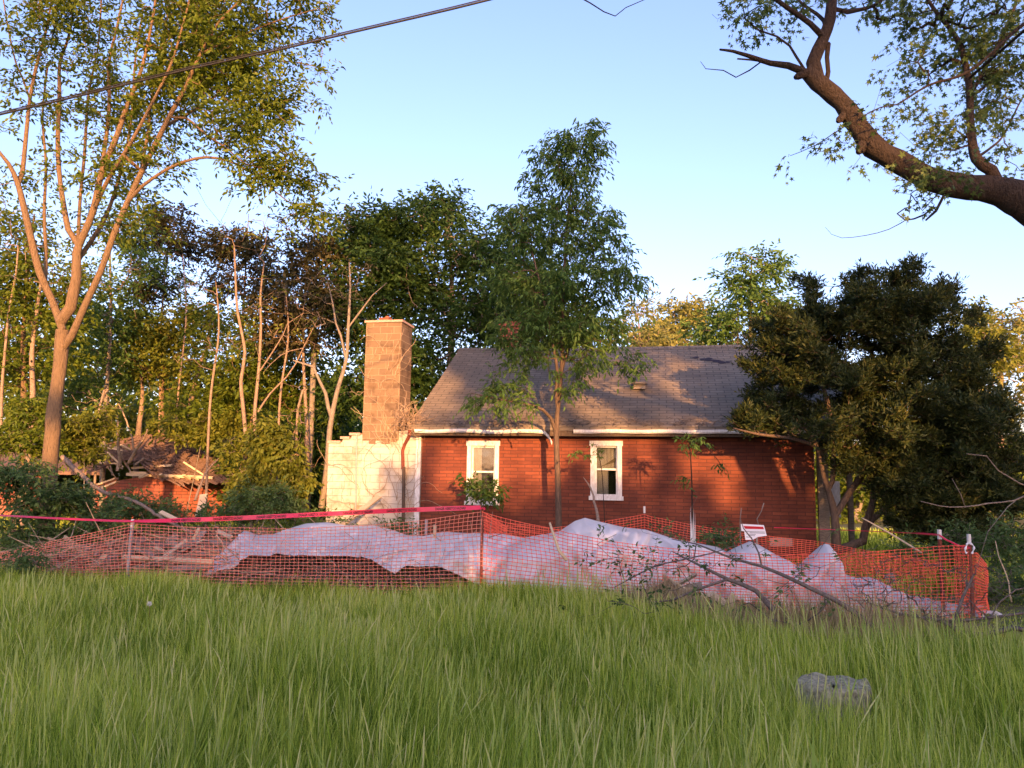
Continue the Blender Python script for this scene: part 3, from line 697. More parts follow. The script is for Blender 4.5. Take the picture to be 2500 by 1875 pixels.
def textmesh(s, size):
    cu = bpy.data.curves.new('t', 'FONT'); cu.body = s; cu.size = size; cu.align_x = 'LEFT'; cu.offset = size*.035; cu.resolution_u = 2
    o = bpy.data.objects.new('t', cu); col_link(o); dg = bpy.context.evaluated_depsgraph_get(); dg.update()
    me = bpy.data.meshes.new_from_object(o.evaluated_get(dg)); v = [tuple(x.co) for x in me.vertices]; f = [tuple(p.vertices) for p in me.polygons]
    bpy.data.objects.remove(o, do_unlink=True); bpy.data.meshes.remove(me)
    return v, f
tv, tf = textmesh('DANGER ASBESTOS HAZARD', .040)
wid = max(v[0] for v in tv); cum = [0]
for a, c in zip(tpts, tpts[1:]): cum.append(cum[-1]+(c-a).length)
def at_len(l):
    i = int(np.searchsorted(cum, l))-1; i = max(0, min(i, len(cum)-2)); return i+(l-cum[i])/(cum[i+1]-cum[i])
def inplace(px): # arc length at a photo column
    X = P(px, 1255, 10.6).x; i = min(range(len(tpts)), key=lambda k: abs(tpts[k].x-X)); return cum[i]
scx = .42/wid
for px in (1100, 984, 874, 764, 656, 545, 440):
    l0 = inplace(px)-.20; vs = []; b = MB()
    for v in tv:
        p, d, up = tape_frame(at_len(min(l0+v[0]*scx, cum[-1]-.001))); n_ = d.cross(up)
        if n_.y > 0: n_ = -n_
        vs.append(p+up*((v[1]-.014)*1.25)+n_*.0022)
    b.add(vs, tf); b.build('lettering', BLACK, tape)
b = MB(); c = P(1178,1242,10.40); b.tube([c+Vector((.03*math.cos(a),.03*math.sin(a),.012*math.sin(a*3))) for a in np.linspace(0,12,40)], .008, 5); props(b.build('tape_knot', TAPE), 'knot of red tape wrapped round the top of the centre stake', 'tape knot')
# twisted tape at the right + white ring
b = MB(); q = [tuple(P(*t)) for t in ((1890,1288,13.0),(2000,1292,12.6),(2150,1298,11.6),(2293,1306,9.73),(2310,1318,9.68),(2345,1334,9.64),(2368,1338,9.62))]
pp, _ = resample(q, [1]*len(q), .1); b.tube(pp, [.012 if i > len(pp)*.7 else .006 for i in range(len(pp))], 5); props(b.build('twisted_tape', TAPE), 'twisted strand of red tape tied between the right-hand stakes', 'barrier tape')
b = MB(); c = P(2367,1340,9.56); b.tube([c+Vector((.052*math.cos(a)+.008*math.sin(a*3),0,.068*math.sin(a)))for a in np.linspace(-1.1,4.0,26)], [.010+.005*math.sin(i*1.3) for i in range(26)], 7); props(b.build('plastic_ring', SIGNW), 'torn white plastic loop tied to the rightmost stake', 'plastic loop')

# ================================================================== WHITE SHEETING
TOPL = [(520,1402),(531,1362),(562,1327),(598,1295),(615,1300),(631,1307),(667,1304),(703,1291),(747,1278),(797,1275),(848,1283),(906,1282),(956,1293),(993,1306),(1036,1309),(1079,1298),(1137,1301),(1173,1302),(1223,1303),(1277,1313),(1300,1311)]
BRKL = [(520,1404),(560,1375),(600,1345),(640,1333),(700,1340),(760,1342),(775,1328),(800,1338),(880,1340),(960,1345),(1040,1352),(1100,1350),(1178,1360),(1300,1370)]
BOTL = [(520,1408),(555,1390),(595,1382),(609,1357),(667,1359),(775,1356),(859,1358),(909,1367),(938,1386),(967,1404),(992,1382),(1065,1382),(1119,1404),(1162,1426),(1220,1440),(1300,1445)]
TOPR = [(1240,1330),(1277,1313),(1340,1302),(1365,1297),(1403,1272),(1428,1264),(1454,1271),(1523,1287),(1577,1293),(1644,1315),(1751,1335),(1775,1348),(1800,1334),(1829,1321),(1845,1326),(1881,1347),(1953,1385),(1985,1352),(2012,1327),(2024,1329),(2036,1345),(2058,1400),(2098,1414),(2130,1411),(2181,1436),(2217,1461),(2279,1466),(2293,1477),(2369,1487),(2423,1488),(2445,1506)]
BRKR = [(1240,1370),(1340,1370),(1440,1345),(1560,1360),(1650,1375),(1760,1400),(1840,1400),(1960,1425),(2060,1450),(2180,1475),(2300,1500),(2445,1520)]
BOTR = [(1240,1445),(1420,1450),(1530,1450),(1640,1450),(1770,1462),(1900,1490),(2050,1505),(2200,1520),(2445,1535)]
def sheet(name, label, top, brk, bot, Dt, Db, seed, back=.9, edge=None):
    x0, x1 = top[0][0], top[-1][0]; n = int((x1-x0)/3.5); front = []
    NB, NT = 12, 24
    for j in range(NB+NT+9):
        row = []
        for i in range(n+1):
            px = x0+(x1-x0)*i/n; t = interp(top, px)[0]; k = max(interp(brk, px)[0], t+1); bt = max(interp(bot, px)[0], k+1)
            fx = (px-x0)/(x1-x0); dt = Dt[0]*(1-fx)+Dt[1]*fx; db = Db[0]*(1-fx)+Db[1]*fx; dk = db+.22*(dt-db)
            if j <= NB: s = j/NB; py = bt+(k-bt)*s; Y = db+(dk-db)*s
            elif j <= NB+NT: s = (j-NB)/NT; py = k+(t-k)*(1-(1-s)**1.5); Y = dk+(dt-dk)*s
            else:
                s = (j-NB-NT)/8; p = P(px, t, dt); p = Vector((p.x, p.y+back*s, p.z*(1-s**1.3)+.02)); row.append(p); continue
            p = P(px, py, Y)
            a = 1 if j > 0 else .6; tp = 1 if j < NB+NT-1 else .15
            w_ = .05*mnoise.noise(Vector((p.x*1.6, p.z*2.6, seed)))+.075*abs(mnoise.noise(Vector((p.x*3.2+p.z*2.2, p.z*1.5, seed+4))))+.04*abs(mnoise.noise(Vector((p.x*5-p.z*4, p.z*3, seed+2))))+.012*mnoise.noise(Vector((p.x*9, p.z*9, seed+7)))
            cr = .07*max(0, 1-3.2*abs(mnoise.noise(Vector((p.x*1.3+p.z*1.1, p.z*.9, seed+21)))))**2 - .05*max(0, 1-3.5*abs(mnoise.noise(Vector((p.x*1.9-p.z*2.3, p.z*1.2, seed+31)))))**2 + .028*max(0, 1-5*abs(mnoise.noise(Vector((p.x*3.6+p.z*3.1, p.z*2.2-p.x, seed+41)))))**1.5
            w_ += cr; tf_ = min(1, max(0, (NB+NT-j)/9)); w_ *= .12+.88*tf_; p = p+Vector((0, -w_*2.2, w_*.5*tf_)); row.append(p)
        front.append(row)
    b = MB(); b.grid(front); o = b.build(name, TARP, None, smooth=True); so_ = o.modifiers.new('thickness', 'SOLIDIFY'); so_.thickness = .002
    props(o, label, 'plastic sheet'); return o
sheet('plastic_sheet', 'white plastic sheet with ragged front hem draped over debris, left of centre', TOPL, BRKL, BOTL, (12.4,12.2), (11.2,10.75), 1)
sheet('plastic_sheet', 'larger white plastic sheet with pointed peaks covering the heap on the right', TOPR, BRKR, BOTR, (12.0,10.1), (10.65,9.75), 5)

# ================================================================== DEBRIS
def brush(name, label, cat, region, n, mat, lmin=.15, lmax=.7, rad=(.003,.009), seed=3, kind='stuff', flat=.35, h=(0,.3)):
    rr = random.Random(seed); b = MB()
    for k in range(n):
        px0, px1, Y0, Y1 = region; Y = rr.uniform(Y0, Y1); px = rr.uniform(px0, px1); x = (px-1250)/FPX*Y
        z = gz(x, Y)+rr.uniform(h[0], h[1])**1.0
        d = Vector((rr.uniform(-1,1), rr.uniform(-.6,.6), rr.uniform(-flat,flat))).normalized(); ln = rr.uniform(lmin, lmax); r = rr.uniform(*rad)
        p = Vector((x, Y, z)); q = [p, p+d*ln*.5+Vector((rr.uniform(-.04,.04),0,rr.uniform(-.03,.04))), p+d*ln]
        b.tube(q, [r, r*.8, r*.4], 3, cap=False)
    o = b.build(name, mat); props(o, label, cat, kind=kind); return o
brush('brush_litter', 'tangle of dry brown sticks and litter lying behind the netting', 'brush', (60,1200,11.0,13.6), 1300, TWIG, seed=3, h=(0,.5), rad=(.004,.014), lmax=.9)
brush('brush_litter', 'dark dead twigs heaped beneath the white sheeting', 'brush', (560,1240,10.9,12.0), 600, DEADW, seed=4, h=(0,.28), rad=(.004,.012))
brush('brush_litter', 'dry twigs scattered in front of the ruined outbuilding', 'brush', (100,780,13.5,19), 800, TWIG, seed=6, h=(0,.35), lmax=1.2, rad=(.005,.02))
def litter(name, label, region, n, mat, size, h, seed):
    rg = np.random.default_rng(seed); Y = rg.uniform(region[2], region[3], n); px = rg.uniform(region[0], region[1], n); x = (px-1250)/FPX*Y
    z = np.array([gz(a, c) for a, c in zip(x, Y)])+rg.random(n)**1.5*h
    o = leaves(name, np.stack([x,Y,z],1), unit(rg.normal(size=(n,3))), rg.uniform(.5,1.3,n)*size, T_LEAF, mat, rg.random(n), None, 1.5); props(o, label, 'litter', kind='stuff')
litter('leaf_litter', 'pale dead leaves and scraps strewn behind the netting', (40,1240,10.9,13.8), 5200, G_DRY, .07, .30, 5)
litter('weed_leaves', 'green weeds growing through the debris on the left', (60,900,11.5,17), 9000, L_SHR, .07, .38, 6)
def rubble(name, label, spots, n, seed):
    rr = random.Random(seed); root = None
    for mat, frac, dims in ((PLANK,.22,((.15,.7),(.03,.10),(.012,.035))),(GREYWOOD,.30,((.15,.6),(.03,.14),(.012,.03))),(OLDBRICK,.12,((.08,.2),(.07,.1),(.05,.065))),(BROWNS,.23,((.12,.4),(.1,.28),(.008,.012)))):
        b = MB()
        for k in range(int(n*frac)):
            px, Y, rx, ry, hh = rr.choice(spots); c = P(px, 1300, Y); x = c.x+rr.gauss(0, rx); y = Y+rr.gauss(0, ry); e = math.exp(-((x-c.x)/rx/1.4)**2-((y-Y)/ry/1.4)**2)
            z = gz(x,y)+.03+hh*e*rr.uniform(.5,1.0); d = Vector((rr.uniform(-1,1), rr.uniform(-.7,.7), rr.uniform(-.45,.45))).normalized(); L = rr.uniform(*dims[0])
            p = Vector((x,y,max(z, .08))); b.beam(p-d*L/2, p+d*L/2, rr.uniform(*dims[1]), rr.uniform(*dims[2]), up=(rr.uniform(-1,1),rr.uniform(-1,1),1))
        o = b.build(name, mat); props(o, label % {PLANK:'pale splintered wood', GREYWOOD:'grey weathered boards', OLDBRICK:'broken red bricks', BROWNS:'brown torn roofing scraps'}[mat], 'rubble', kind='stuff')
rubble('rubble', '%s scattered through the debris left of the white sheeting', [(330,12.3,.9,.5,.55),(480,12.6,.8,.5,.6),(200,12.6,.8,.5,.45),(600,12.4,.8,.4,.4),(420,14.5,1.2,.8,.6),(560,16,1.2,.8,.6),(330,17,1.2,.9,.5)], 620, 8)
rubble('rubble', '%s heaped beneath and behind the right-hand sheeting', [(1700,11.6,.7,.4,.5),(2000,11.2,.7,.4,.35),(1640,9.9,.4,.2,.35)], 130, 9)
def plank(label, x0, y0, Y0, x1, y1, Y1, w, t, mat=PLANK, up=(0,-.7,.7), name='plank', cat='plank', group='loose boards in the debris'):
    a = P(x0,y0,Y0); c = P(x1,y1,Y1); mid = (a+c)/2; b = MB(); b.beam(a-mid, c-mid, w, t, up); o = b.build(name, mat); o.location = mid; props(o, label, cat, group)
plank('yellow sunlit board leaning against the white block wall', 808,1302,14.4, 926,1212,15.7, .11,.035)
plank('pale plank end sticking up from debris below the shed corner', 486,1262,16, 498,1208,16.4, .16,.05)
plank('thin pale board slanting down left of the white sheet', 530,1296,11.6, 565,1312,11.2, .06,.02)
plank('long light board lying under the netting near the left stake', 300,1360,11.3, 520,1372,11.0, .07,.03)
plank('reddish board lying near the left stake at ground level', 262,1390,11.2, 345,1368,11.4, .12,.03, RUST)
plank('short broken board behind the tape, above the netting', 392,1250,13, 436,1272,12.6, .07,.03)
plank('small splintered board upright in debris left of the sheet', 472,1318,11.6, 486,1290,11.6, .05,.02)
plank('slanted narrow board low in the debris left of the sheet', 400,1360,11.5, 455,1318,11.9, .06,.02)
plank('grey weathered board lying beside the left tarp corner', 420,1390,11.1, 520,1380,11.0, .10,.03, GREYWOOD)
def stick(name, label, pts, r, mat, k=6, cat='stick', group=None, seg=.1, wob=.012):
    q = [tuple(P(*p)) for p in pts]; rr_ = r if hasattr(r, '__len__') else [r*(1-.6*i/(len(pts)-1)) for i in range(len(pts))]
    a, ro = resample(q, rr_, seg); base = Vector(a[0]); a = [Vector(v)-base+Vector([random.uniform(-wob,wob)*(0<i<len(a)-1) for _ in range(3)]) for i, v in enumerate(a)]
    b = MB(); b.tube(a, ro, k); o = b.build(name, mat, smooth=True); o.location = base; props(o, label, cat, group); return o
FB = 'fallen and broken branches'
stick('fallen_branch', 'long pale fallen limb running from the left tree down across the shed front', [(152,1115,15.0),(200,1160,14.8),(240,1195,14.5),(330,1225,14),(400,1268,13.2),(470,1300,12.4)], .05, PBARK, group=FB, cat='branch')
stick('fallen_branch', 'pale broken branch leaning across the right end of the shed wall', [(476,1222,17),(500,1160,17.4),(540,1115,18),(565,1100,18.4)], .035, PBARK, group=FB, cat='branch')
stick('fallen_branch', 'thin pale twig lying left of the shed towards the trunk', [(150,1192,15),(190,1196,15.2),(232,1190,15.4)], .02, PBARK, group=FB, cat='branch')
stick('fallen_branch', 'thick bare stick poking from the roof debris of the shed, leaning right', [(315,1130,20.6),(335,1095,20.4),(352,1070,20.2),(360,1048,20)], .05, TWIG, group=FB, cat='branch')
stick('fallen_branch', 'upright bare stick rising from the shed roof', [(293,1140,20.8),(290,1090,20.6),(288,1055,20.4),(287,1015,20.4)], .05, TWIG, group=FB, cat='branch')
stick('fallen_branch', 'slender bare stick above the shed roof leaning left', [(330,1110,20.6),(322,1070,20.5),(305,1020,20.5),(288,985,20.5)], .03, TWIG, group=FB, cat='branch')
stick('fallen_branch', 'horizontal snapped branch held up in the shrubs beside the block wall', [(690,1120,17),(720,1112,17),(756,1103,17)], .05, PBARK, group=FB, cat='branch')
stick('broken_stake', 'splintered orange-brown stick standing up in front of the white sheet', [(1342,1276,10.1),(1352,1310,10.05),(1365,1345,10.0),(1384,1368,9.95)], [.014,.02,.022,.026], PLANK, wob=.006)
stick('bare_sapling', 'pale bare leaning sapling stem left of the right window', [(1468,1300,13.2),(1458,1255,13.4),(1448,1210,13.6),(1436,1180,13.7),(1424,1165,13.8)], [.035,.028,.02,.014,.006], PBARK, cat='sapling')
sp = empty('splintered_sapling', (P(1690,1310,12.6).x, 12.6, 0), 'white splintered sapling stump standing against the brick wall', 'broken sapling')
b = MB()
for dx, t, wd in ((-.02,1235,.02),(0,1262,.035),(.025,1240,.015),(.05,1246,.012),(.03,1272,.03)):
    zt_ = P(1688, t, 12.6).z; b.add([(dx-wd,-.02,.1),(dx+wd,-.02,.1),(dx+wd,.03,.1),(dx-wd,.03,.1),(dx,0,zt_)], [(0,1,4),(1,2,4),(2,3,4),(3,0,4)])
b.build('splintered_wood', WTIP, sp)
# sign
sg = P(1840,1298,10.9); sign = empty('warning_sign', sg, 'small bent white sign with a red band propped above the sheeting', 'sign')
def sgp(px, py, off=0): q = P(px, py, 10.9+.002*(px-1840))-sg; q.y -= off; return q
b = MB(); front = [(1809,1279),(1865,1282),(1872,1308),(1850,1311),(1838,1318),(1820,1318),(1817,1297),(1810,1296)]
v = [sgp(x,y) for x,y in front]; v2_ = [sgp(x,y,-.006) for x,y in front]; n = len(v)
b.add(v+v2_, [tuple(range(n)), tuple(reversed(range(n,2*n)))]+[(i,(i+1)%n+0,(i+1)%n+n,i+n) for i in range(n)]); b.build('panel', SIGNW, sign)
b = MB(); b.add([sgp(1815,1284,.003),sgp(1863,1286,.003),sgp(1865,1292,.003),sgp(1819,1291,.003)], [(0,1,2,3)]); b.build('red_band', REDP, sign)
b = MB()
for y0,xa_,xb_ in ((1297,1818,1867),(1300,1830,1868),(1303,1822,1845),(1306,1826,1843),(1310,1822,1836)):
    b.add([sgp(xa_,y0,.003),sgp(xb_,y0+1.2,.003),sgp(xb_,y0+2.6,.003),sgp(xa_,y0+1.4,.003)], [(0,1,2,3)])
b.build('print', GREYP, sign)
b = MB(); b.beam(sgp(1848,1284,-.02), Vector((sgp(1848,1284).x,.02,-sg.z)), .02,.02); b.build('post', GREYWOOD, sign)
stick('twig', 'upright twig with a pale broken tip just left of the sign', [(1812,1340,10.8),(1806,1300,10.8),(1805,1270,10.8),(1810,1240,10.8)], [.008,.008,.006,.007], GBARK, 4)
stick('twig', 'crooked twig with a pale broken tip rising over the sign', [(1852,1282,10.95),(1849,1265,10.95),(1858,1247,10.95),(1865,1228,10.95)], [.008,.007,.006,.008], GBARK, 4)
stick('twig', 'long straight straw-coloured stick leaning above the netting at right', [(2250,1350,9.9),(2190,1312,10.1),(2103,1264,10.4)], [.012,.012,.008], PLANK, 5, wob=.003)

# dead fallen crown at right
def branch_tree(name, label, limbs, tips, n, mat, lf=None, nleaf=0, **kw):
    return tree(name, label, 'branch', limbs[0][0][0], limbs, tips, mat, lf, nleaf=nleaf, group=FB, names=('stem','dry_leaves'), **kw)
def LP(*a): return [tuple(P(*t)) for t in a]
lm = [(LP((2130,1530,7.22),(2062,1478,7.31),(1989,1441,7.39),(1910,1403,7.48),(1859,1382,7.56),(1790,1364,7.64),(1700,1328,7.81),(1640,1316,7.90)), [0.0310,0.0235,0.0207,0.0179,0.0152,0.0124,0.0069,0.0034]),
      (LP((1859,1382,7.56),(1852,1350,7.56),(1835,1315,7.56),(1815,1290,7.56),(1806,1262,7.56)), [0.0110,0.0097,0.0075,0.0055,0.0034])]
branch_tree('fallen_branch', 'long dark fallen limb slanting across the white sheeting on the right', lm, blob_tips([pb(1700,1360,130,50,7.81,.5),pb(1900,1400,120,50,7.56,.4)], 46), 40, DEADW, L_SHR, 3, lsize=.05, rroot=.02, rtip=.0025, seg=.14, spread=.04)
lm = [(LP((1890,1490,7.56),(1846,1442,7.64),(1777,1414,7.73),(1704,1378,7.81),(1640,1346,7.90)), [0.0310,0.0248,0.0193,0.0124,0.0041]),
      (LP((1777,1414,7.73),(1700,1440,7.69),(1640,1466,7.64),(1590,1470,7.56)), [0.0152,0.0124,0.0097,0.0055])]
branch_tree('fallen_branch', 'dark forked dead branch over the dry grass mound', lm, blob_tips([pb(1650,1400,110,60,7.81,.4),pb(1560,1440,60,30,7.73,.4)], 40), 40, DEADW, L_DK, 2, lsize=.05, rroot=.02, rtip=.0025, seg=.14, spread=.04)
lm = [(LP((1500,1434,7.81),(1593,1385,7.81),(1656,1369,7.81),(1740,1350,7.90),(1800,1330,7.90)), [0.0055,0.0083,0.0089,0.0069,0.0028])]
branch_tree('fallen_branch', 'thin dead branch crossing the others in front of the sheeting', lm, blob_tips([pb(1600,1360,90,40,7.81,.3),pb(1650,1290,40,25,7.81,.3)], 30), 30, DEADW, L_SHR, 5, lsize=.055, rroot=.01, rtip=.002, seg=.12, spread=.05)
lm = [(LP((2520,1540,6.97),(2470,1533,7.06),(2409,1550,7.14),(2351,1544,7.14),(2293,1515,7.22),(2200,1500,7.31),(2120,1470,7.39)), [0.0207,0.0235,0.0248,0.0235,0.0193,0.0124,0.0041]),
      (LP((2330,1535,7.14),(2338,1495,7.14),(2351,1457,7.14),(2378,1402,7.14)), [0.0207,0.0179,0.0166,0.0097]),
      (LP((2300,1520,7.22),(2400,1510,7.14),(2500,1497,7.06),(2560,1490,7.06)), [0.0124,0.0124,0.0110,0.0069]),
      (LP((2400,1548,7.14),(2440,1470,7.31),(2480,1440,7.31),(2530,1430,7.31)), [0.0083,0.0083,0.0069,0.0041])]
branch_tree('fallen_branch', 'mass of dark dead branches heaped at the right edge', lm, blob_tips([pb(2250,1470,120,60,7.39,.5),pb(2420,1450,90,60,7.22,.5),pb(2120,1450,90,50,7.56,.4),pb(2200,1400,140,50,7.64,.3),pb(2350,1500,150,40,7.3,.4)], 330, clump=.14), 60, DEADW, None, 0, rroot=.02, rtip=.0028, seg=.1, wander=.25)
stick('pale_twig', 'long pale bare twig arching across the yew at the right edge', [(2540,1205,7.0),(2500,1213,7.0),(2441,1226,7.0),(2356,1237,7.0),(2290,1233,7.0),(2248,1224,7.0)], .009, PBARK, 5, cat='twig')
stick('pale_twig', 'pale upright side twig above the arching twig at right', [(2356,1237,7.0),(2345,1205,7.0),(2324,1168,7.0)], .005, PBARK, 4, cat='twig')
stick('pale_twig', 'pale bent twig entering high at the right edge beside the yew', [(2540,1195,7.2),(2490,1180,7.2),(2440,1150,7.2),(2405,1112,7.2),(2360,1108,7.2)], .009, PBARK, 5, cat='twig')
stick('pale_twig', 'thin curved twig dropping from the right-edge twig to the netting', [(2480,1222,7.1),(2440,1260,7.1),(2415,1300,7.1),(2398,1345,7.1),(2380,1400,7.1)], .005, GBARK, 4, cat='twig')
stick('pale_twig', 'straw-coloured forked stem standing right of the netting end', [(2470,1470,9.0),(2455,1400,9),(2440,1360,9),(2430,1320,9)], .01, PLANK, 4, cat='twig')

# stump
st = P(2035, 1655, 5.2); st.z = 0
stump = empty('tree_stump', (st.x, 5.2, 0), 'weathered grey cut tree stump low in the tall grass', 'stump')
b = MB(); rows = []; n = 40; topz = P(2035,1670,5.2).z; rx, ry = m(86,5.2), .22
for s, rsc in ((-.4,1.12),(0,1.08),(.2,1.04),(.55,1.0),(.85,1.0),(1.0,.97),(1.05,.90),(1.03,.80),(1.0,.6),(.97,.35),(.955,.1)):
    rows.append([(rx*rsc*math.cos(2*math.pi*i/n)*(1+.06*mnoise.noise(Vector((math.cos(2*math.pi*i/n)*2, math.sin(2*math.pi*i/n)*2, s*.4)))+.03*mnoise.noise(Vector((i*.9%(n), 5, s)))),
                  ry*rsc*math.sin(2*math.pi*i/n), topz*s+.03*mnoise.noise(Vector((i*.35, s*9, 8))) - (.05*math.cos(2*math.pi*i/n)*-1 if 0 else 0)) for i in range(n)]); rows[-1].append(rows[-1][0])
b.grid(rows); b.build('wood', STUMP, stump, smooth=False)

# ================================================================== OVERHEAD CABLE
def cable(name, label, pts, r, seg=.3):
    a, _ = resample([tuple(P(*p)) for p in pts], [1]*len(pts), seg); base = Vector(a[0]); b = MB(); b.tube([Vector(v)-base for v in a], r, 8)
    o = b.build(name, CABLE, smooth=True); o.location = base; props(o, label, 'cable', 'overhead service cables')
CB = [(-500,375,6.0),(-250,334,6.0),(0,278,6.0),(212,228,6.0),(463,167,6.0),(694,117,6.0),(850,80,6.0),(1195,-2,6.0),(1500,-88,6.0)]
cable('overhead_cable', 'thick dark insulated cable crossing the upper left sky', [(x,y+1.5,Y) for x,y,Y in CB], .0085)
cable('overhead_cable', 'thinner wire running just above the thick overhead cable', [(x,y-3.5-3.0*(x>600)*(x-600)/700*0,Y) for x,y,Y in CB], .0050)

# ================================================================== TREES
def G(px, Y): # ground point under a photo column
    x = (px-1250)/FPX*Y; return (x, Y, gz(x, Y)-.05)
D = 14.0
# --- left tree
lm = [(LP((92,1345,D),(108,1320,D),(118,1192,D),(131,1026,D),(141,941,D),(150,856,D),(153,806,D)), [m(22.88,D),m(20.24,D),m(17.60,D),m(16.72,D),m(14.96,D),m(15.84,D),m(14.96,D)]),
 (LP((153,806,D),(127,733,D),(96,663,D-.1),(66,540,D-.2),(44,450,D-.2),(20,398,D-.3),(-20,345,D-.4),(-60,240,D-.4)), [m(9.84,D),m(9.02,D),m(9.02,D),m(8.20,D),m(6.56,D),m(4.92,D),m(3.28,D),m(2.46,D)]),
 (LP((44,450,D-.2),(54,425,D),(64,328,D),(73,243,D),(89,162,D),(112,77,D),(130,-20,D)), [m(5.74,D),m(5.74,D),m(4.92,D),m(4.10,D),m(4.10,D),m(3.28,D),m(1.64,D)]),
 (LP((73,243,D),(55,190,D+.2),(39,154,D+.3),(22,80,D+.4),(5,-20,D+.5)), [m(3.28,D),m(3.28,D),m(2.46,D),m(2.46,D),m(1.64,D)]),
 (LP((160,790,D),(172,750,D),(185,679,D),(187,617,D),(192,600,D)), [m(11.48,D),m(13.20,D),m(10.66,D),m(9.84,D),m(9.02,D)]),
 (LP((180,600,D),(166,559,D),(147,444,D+.1),(141,347,D+.2),(145,231,D+.2),(146,154,D+.2),(170,80,D+.2),(185,-30,D+.2)), [m(7.38,D),m(7.38,D),m(5.74,D),m(5.74,D),m(4.92,D),m(4.10,D),m(3.28,D),m(2.46,D)]),
 (LP((192,600,D),(228,513,D-.1),(247,424,D-.2),(282,340,D-.4),(309,262,D-.5),(345,170,D-.6),(370,60,D-.7),(385,-40,D-.8)), [m(9.02,D),m(8.20,D),m(7.38,D),m(6.56,D),m(5.74,D),m(4.10,D),m(3.28,D),m(2.46,D)]),
 (LP((247,424,D-.2),(252,386,D),(266,270,D+.2),(266,154,D+.3),(280,90,D+.3),(300,0,D+.4)), [m(5.74,D),m(4.92,D),m(4.92,D),m(4.10,D),m(3.28,D),m(2.46,D)]),
 (LP((190,600,D),(196,480,D+.5),(206,380,D+.6),(216,231,D+.8),(239,116,D+.9),(248,-10,D+1)), [m(4.92,D),m(4.10,D),m(4.10,D),m(3.28,D),m(2.46,D),m(2.46,D)]),
 (LP((185,640,D),(215,600,D+.3),(262,520,D+.5),(300,400,D+.7),(322,280,D+.8),(330,150,D+.9),(350,20,D+1)), [m(6,D),m(6,D),m(5,D),m(4,D),m(3.4,D),m(2.8,D),m(2,D)]),
 (LP((228,513,D-.1),(268,430,D-.4),(318,350,D-.7),(372,250,D-.9),(420,150,D-1),(452,40,D-1.1),(470,-30,D-1.1)), [m(6,D),m(5,D),m(4.4,D),m(3.6,D),m(3,D),m(2.4,D),m(2,D)]),
 (LP((110,700,D),(112,620,D+.3),(108,520,D+.4),(112,400,D+.5),(104,280,D+.6),(118,150,D+.6)), [m(5,D),m(4.6,D),m(4,D),m(3.4,D),m(2.8,D),m(2,D)]),
 (LP((340,430,D-.5),(360,330,D),(372,230,D+.3),(400,120,D+.4),(410,10,D+.5)), [m(4.6,D),m(4,D),m(3.4,D),m(2.8,D),m(2,D)]),
 (LP((158,850,D),(175,820,D-.1),(208,744,D-.2),(247,659,D-.3),(278,571,D-.4),(309,498,D-.4),(347,417,D-.5),(382,347,D-.5),(413,285,D-.6),(451,216,D-.7),(490,130,D-.8),(530,60,D-.9),(598,-10,D-1)), [m(8.20,D),m(9.02,D),m(8.20,D),m(7.38,D),m(7.38,D),m(6.56,D),m(6.56,D),m(6.56,D),m(5.74,D),m(4.92,D),m(4.10,D),m(3.28,D),m(2.46,D)]),
 (LP((309,498,D-.4),(347,455,D-.6),(424,405,D-.8),(505,384,D-1),(579,401,D-1.1),(625,428,D-1.1),(675,470,D-1.2),(740,520,D-1.3)), [m(4.92,D),m(4.10,D),m(3.69,D),m(3.28,D),m(2.46,D),m(2.05,D),m(1.64,D),m(0.82,D)]),
 (LP((413,290,D-.6),(455,289,D-.8),(502,328,D-1),(559,366,D-1.2),(600,400,D-1.3),(700,420,D-1.4)), [m(3.28,D),m(2.87,D),m(2.46,D),m(2.05,D),m(1.64,D),m(0.82,D)]),
 (LP((400,310,D-.6),(455,280,D),(502,251,D+.2),(580,200,D+.4),(680,150,D+.5),(780,165,D+.6)), [m(4.10,D),m(4.10,D),m(3.28,D),m(2.46,D),m(1.64,D),m(0.82,D)]),
 (LP((490,130,D-.8),(580,90,D-.5),(680,50,D-.5),(780,20,D-.5)), [m(3.28,D),m(2.46,D),m(2.05,D),m(0.82,D)])]
bl = [pb(60,60,90,110,D,1.3,.9), pb(220,80,110,120,D+.2,1.5,1.1), pb(420,70,140,120,D,1.6,2.2), pb(620,40,150,90,D-.3,1.4,2.0), pb(750,10,60,40,D-.3,.9,.5),
      pb(560,160,140,70,D-.2,1.3,1.8), pb(720,170,70,30,D+.3,.7,.32), pb(640,250,90,45,D-.6,.9,.75), pb(430,240,110,80,D,1.2,1.0), pb(250,260,140,110,D+.2,1.3,1.1),
      pb(60,260,80,100,D,1.1,.6), pb(90,420,90,80,D,1,.4), pb(280,430,110,80,D+.3,1,.65), pb(400,400,60,50,D-.2,.8,.35), pb(590,330,90,45,D-1,.7,.6), pb(700,430,90,45,D-1.2,.6,.6),
      pb(740,520,60,35,D-1.2,.5,.25), pb(640,410,60,30,D-1,.5,.3), pb(340,540,60,50,D,.7,.22), pb(210,560,80,60,D+.4,.8,.25), pb(120,-140,260,120,D,2,1.6), pb(480,-140,260,120,D,2,1.6)]
tree('broadleaf_tree', 'tall multi-stemmed tree with sunlit tan limbs at the left edge', 'tree', lm[0][0][0], lm, blob_tips(bl, 2300, .20, 420), BARK, L_LEFT, nleaf=18, lsize=.10, spread=.12, droop=.45, rroot=.1, rtip=.0035, bias=P(100,620,D).z, up=.05, seg=.2)

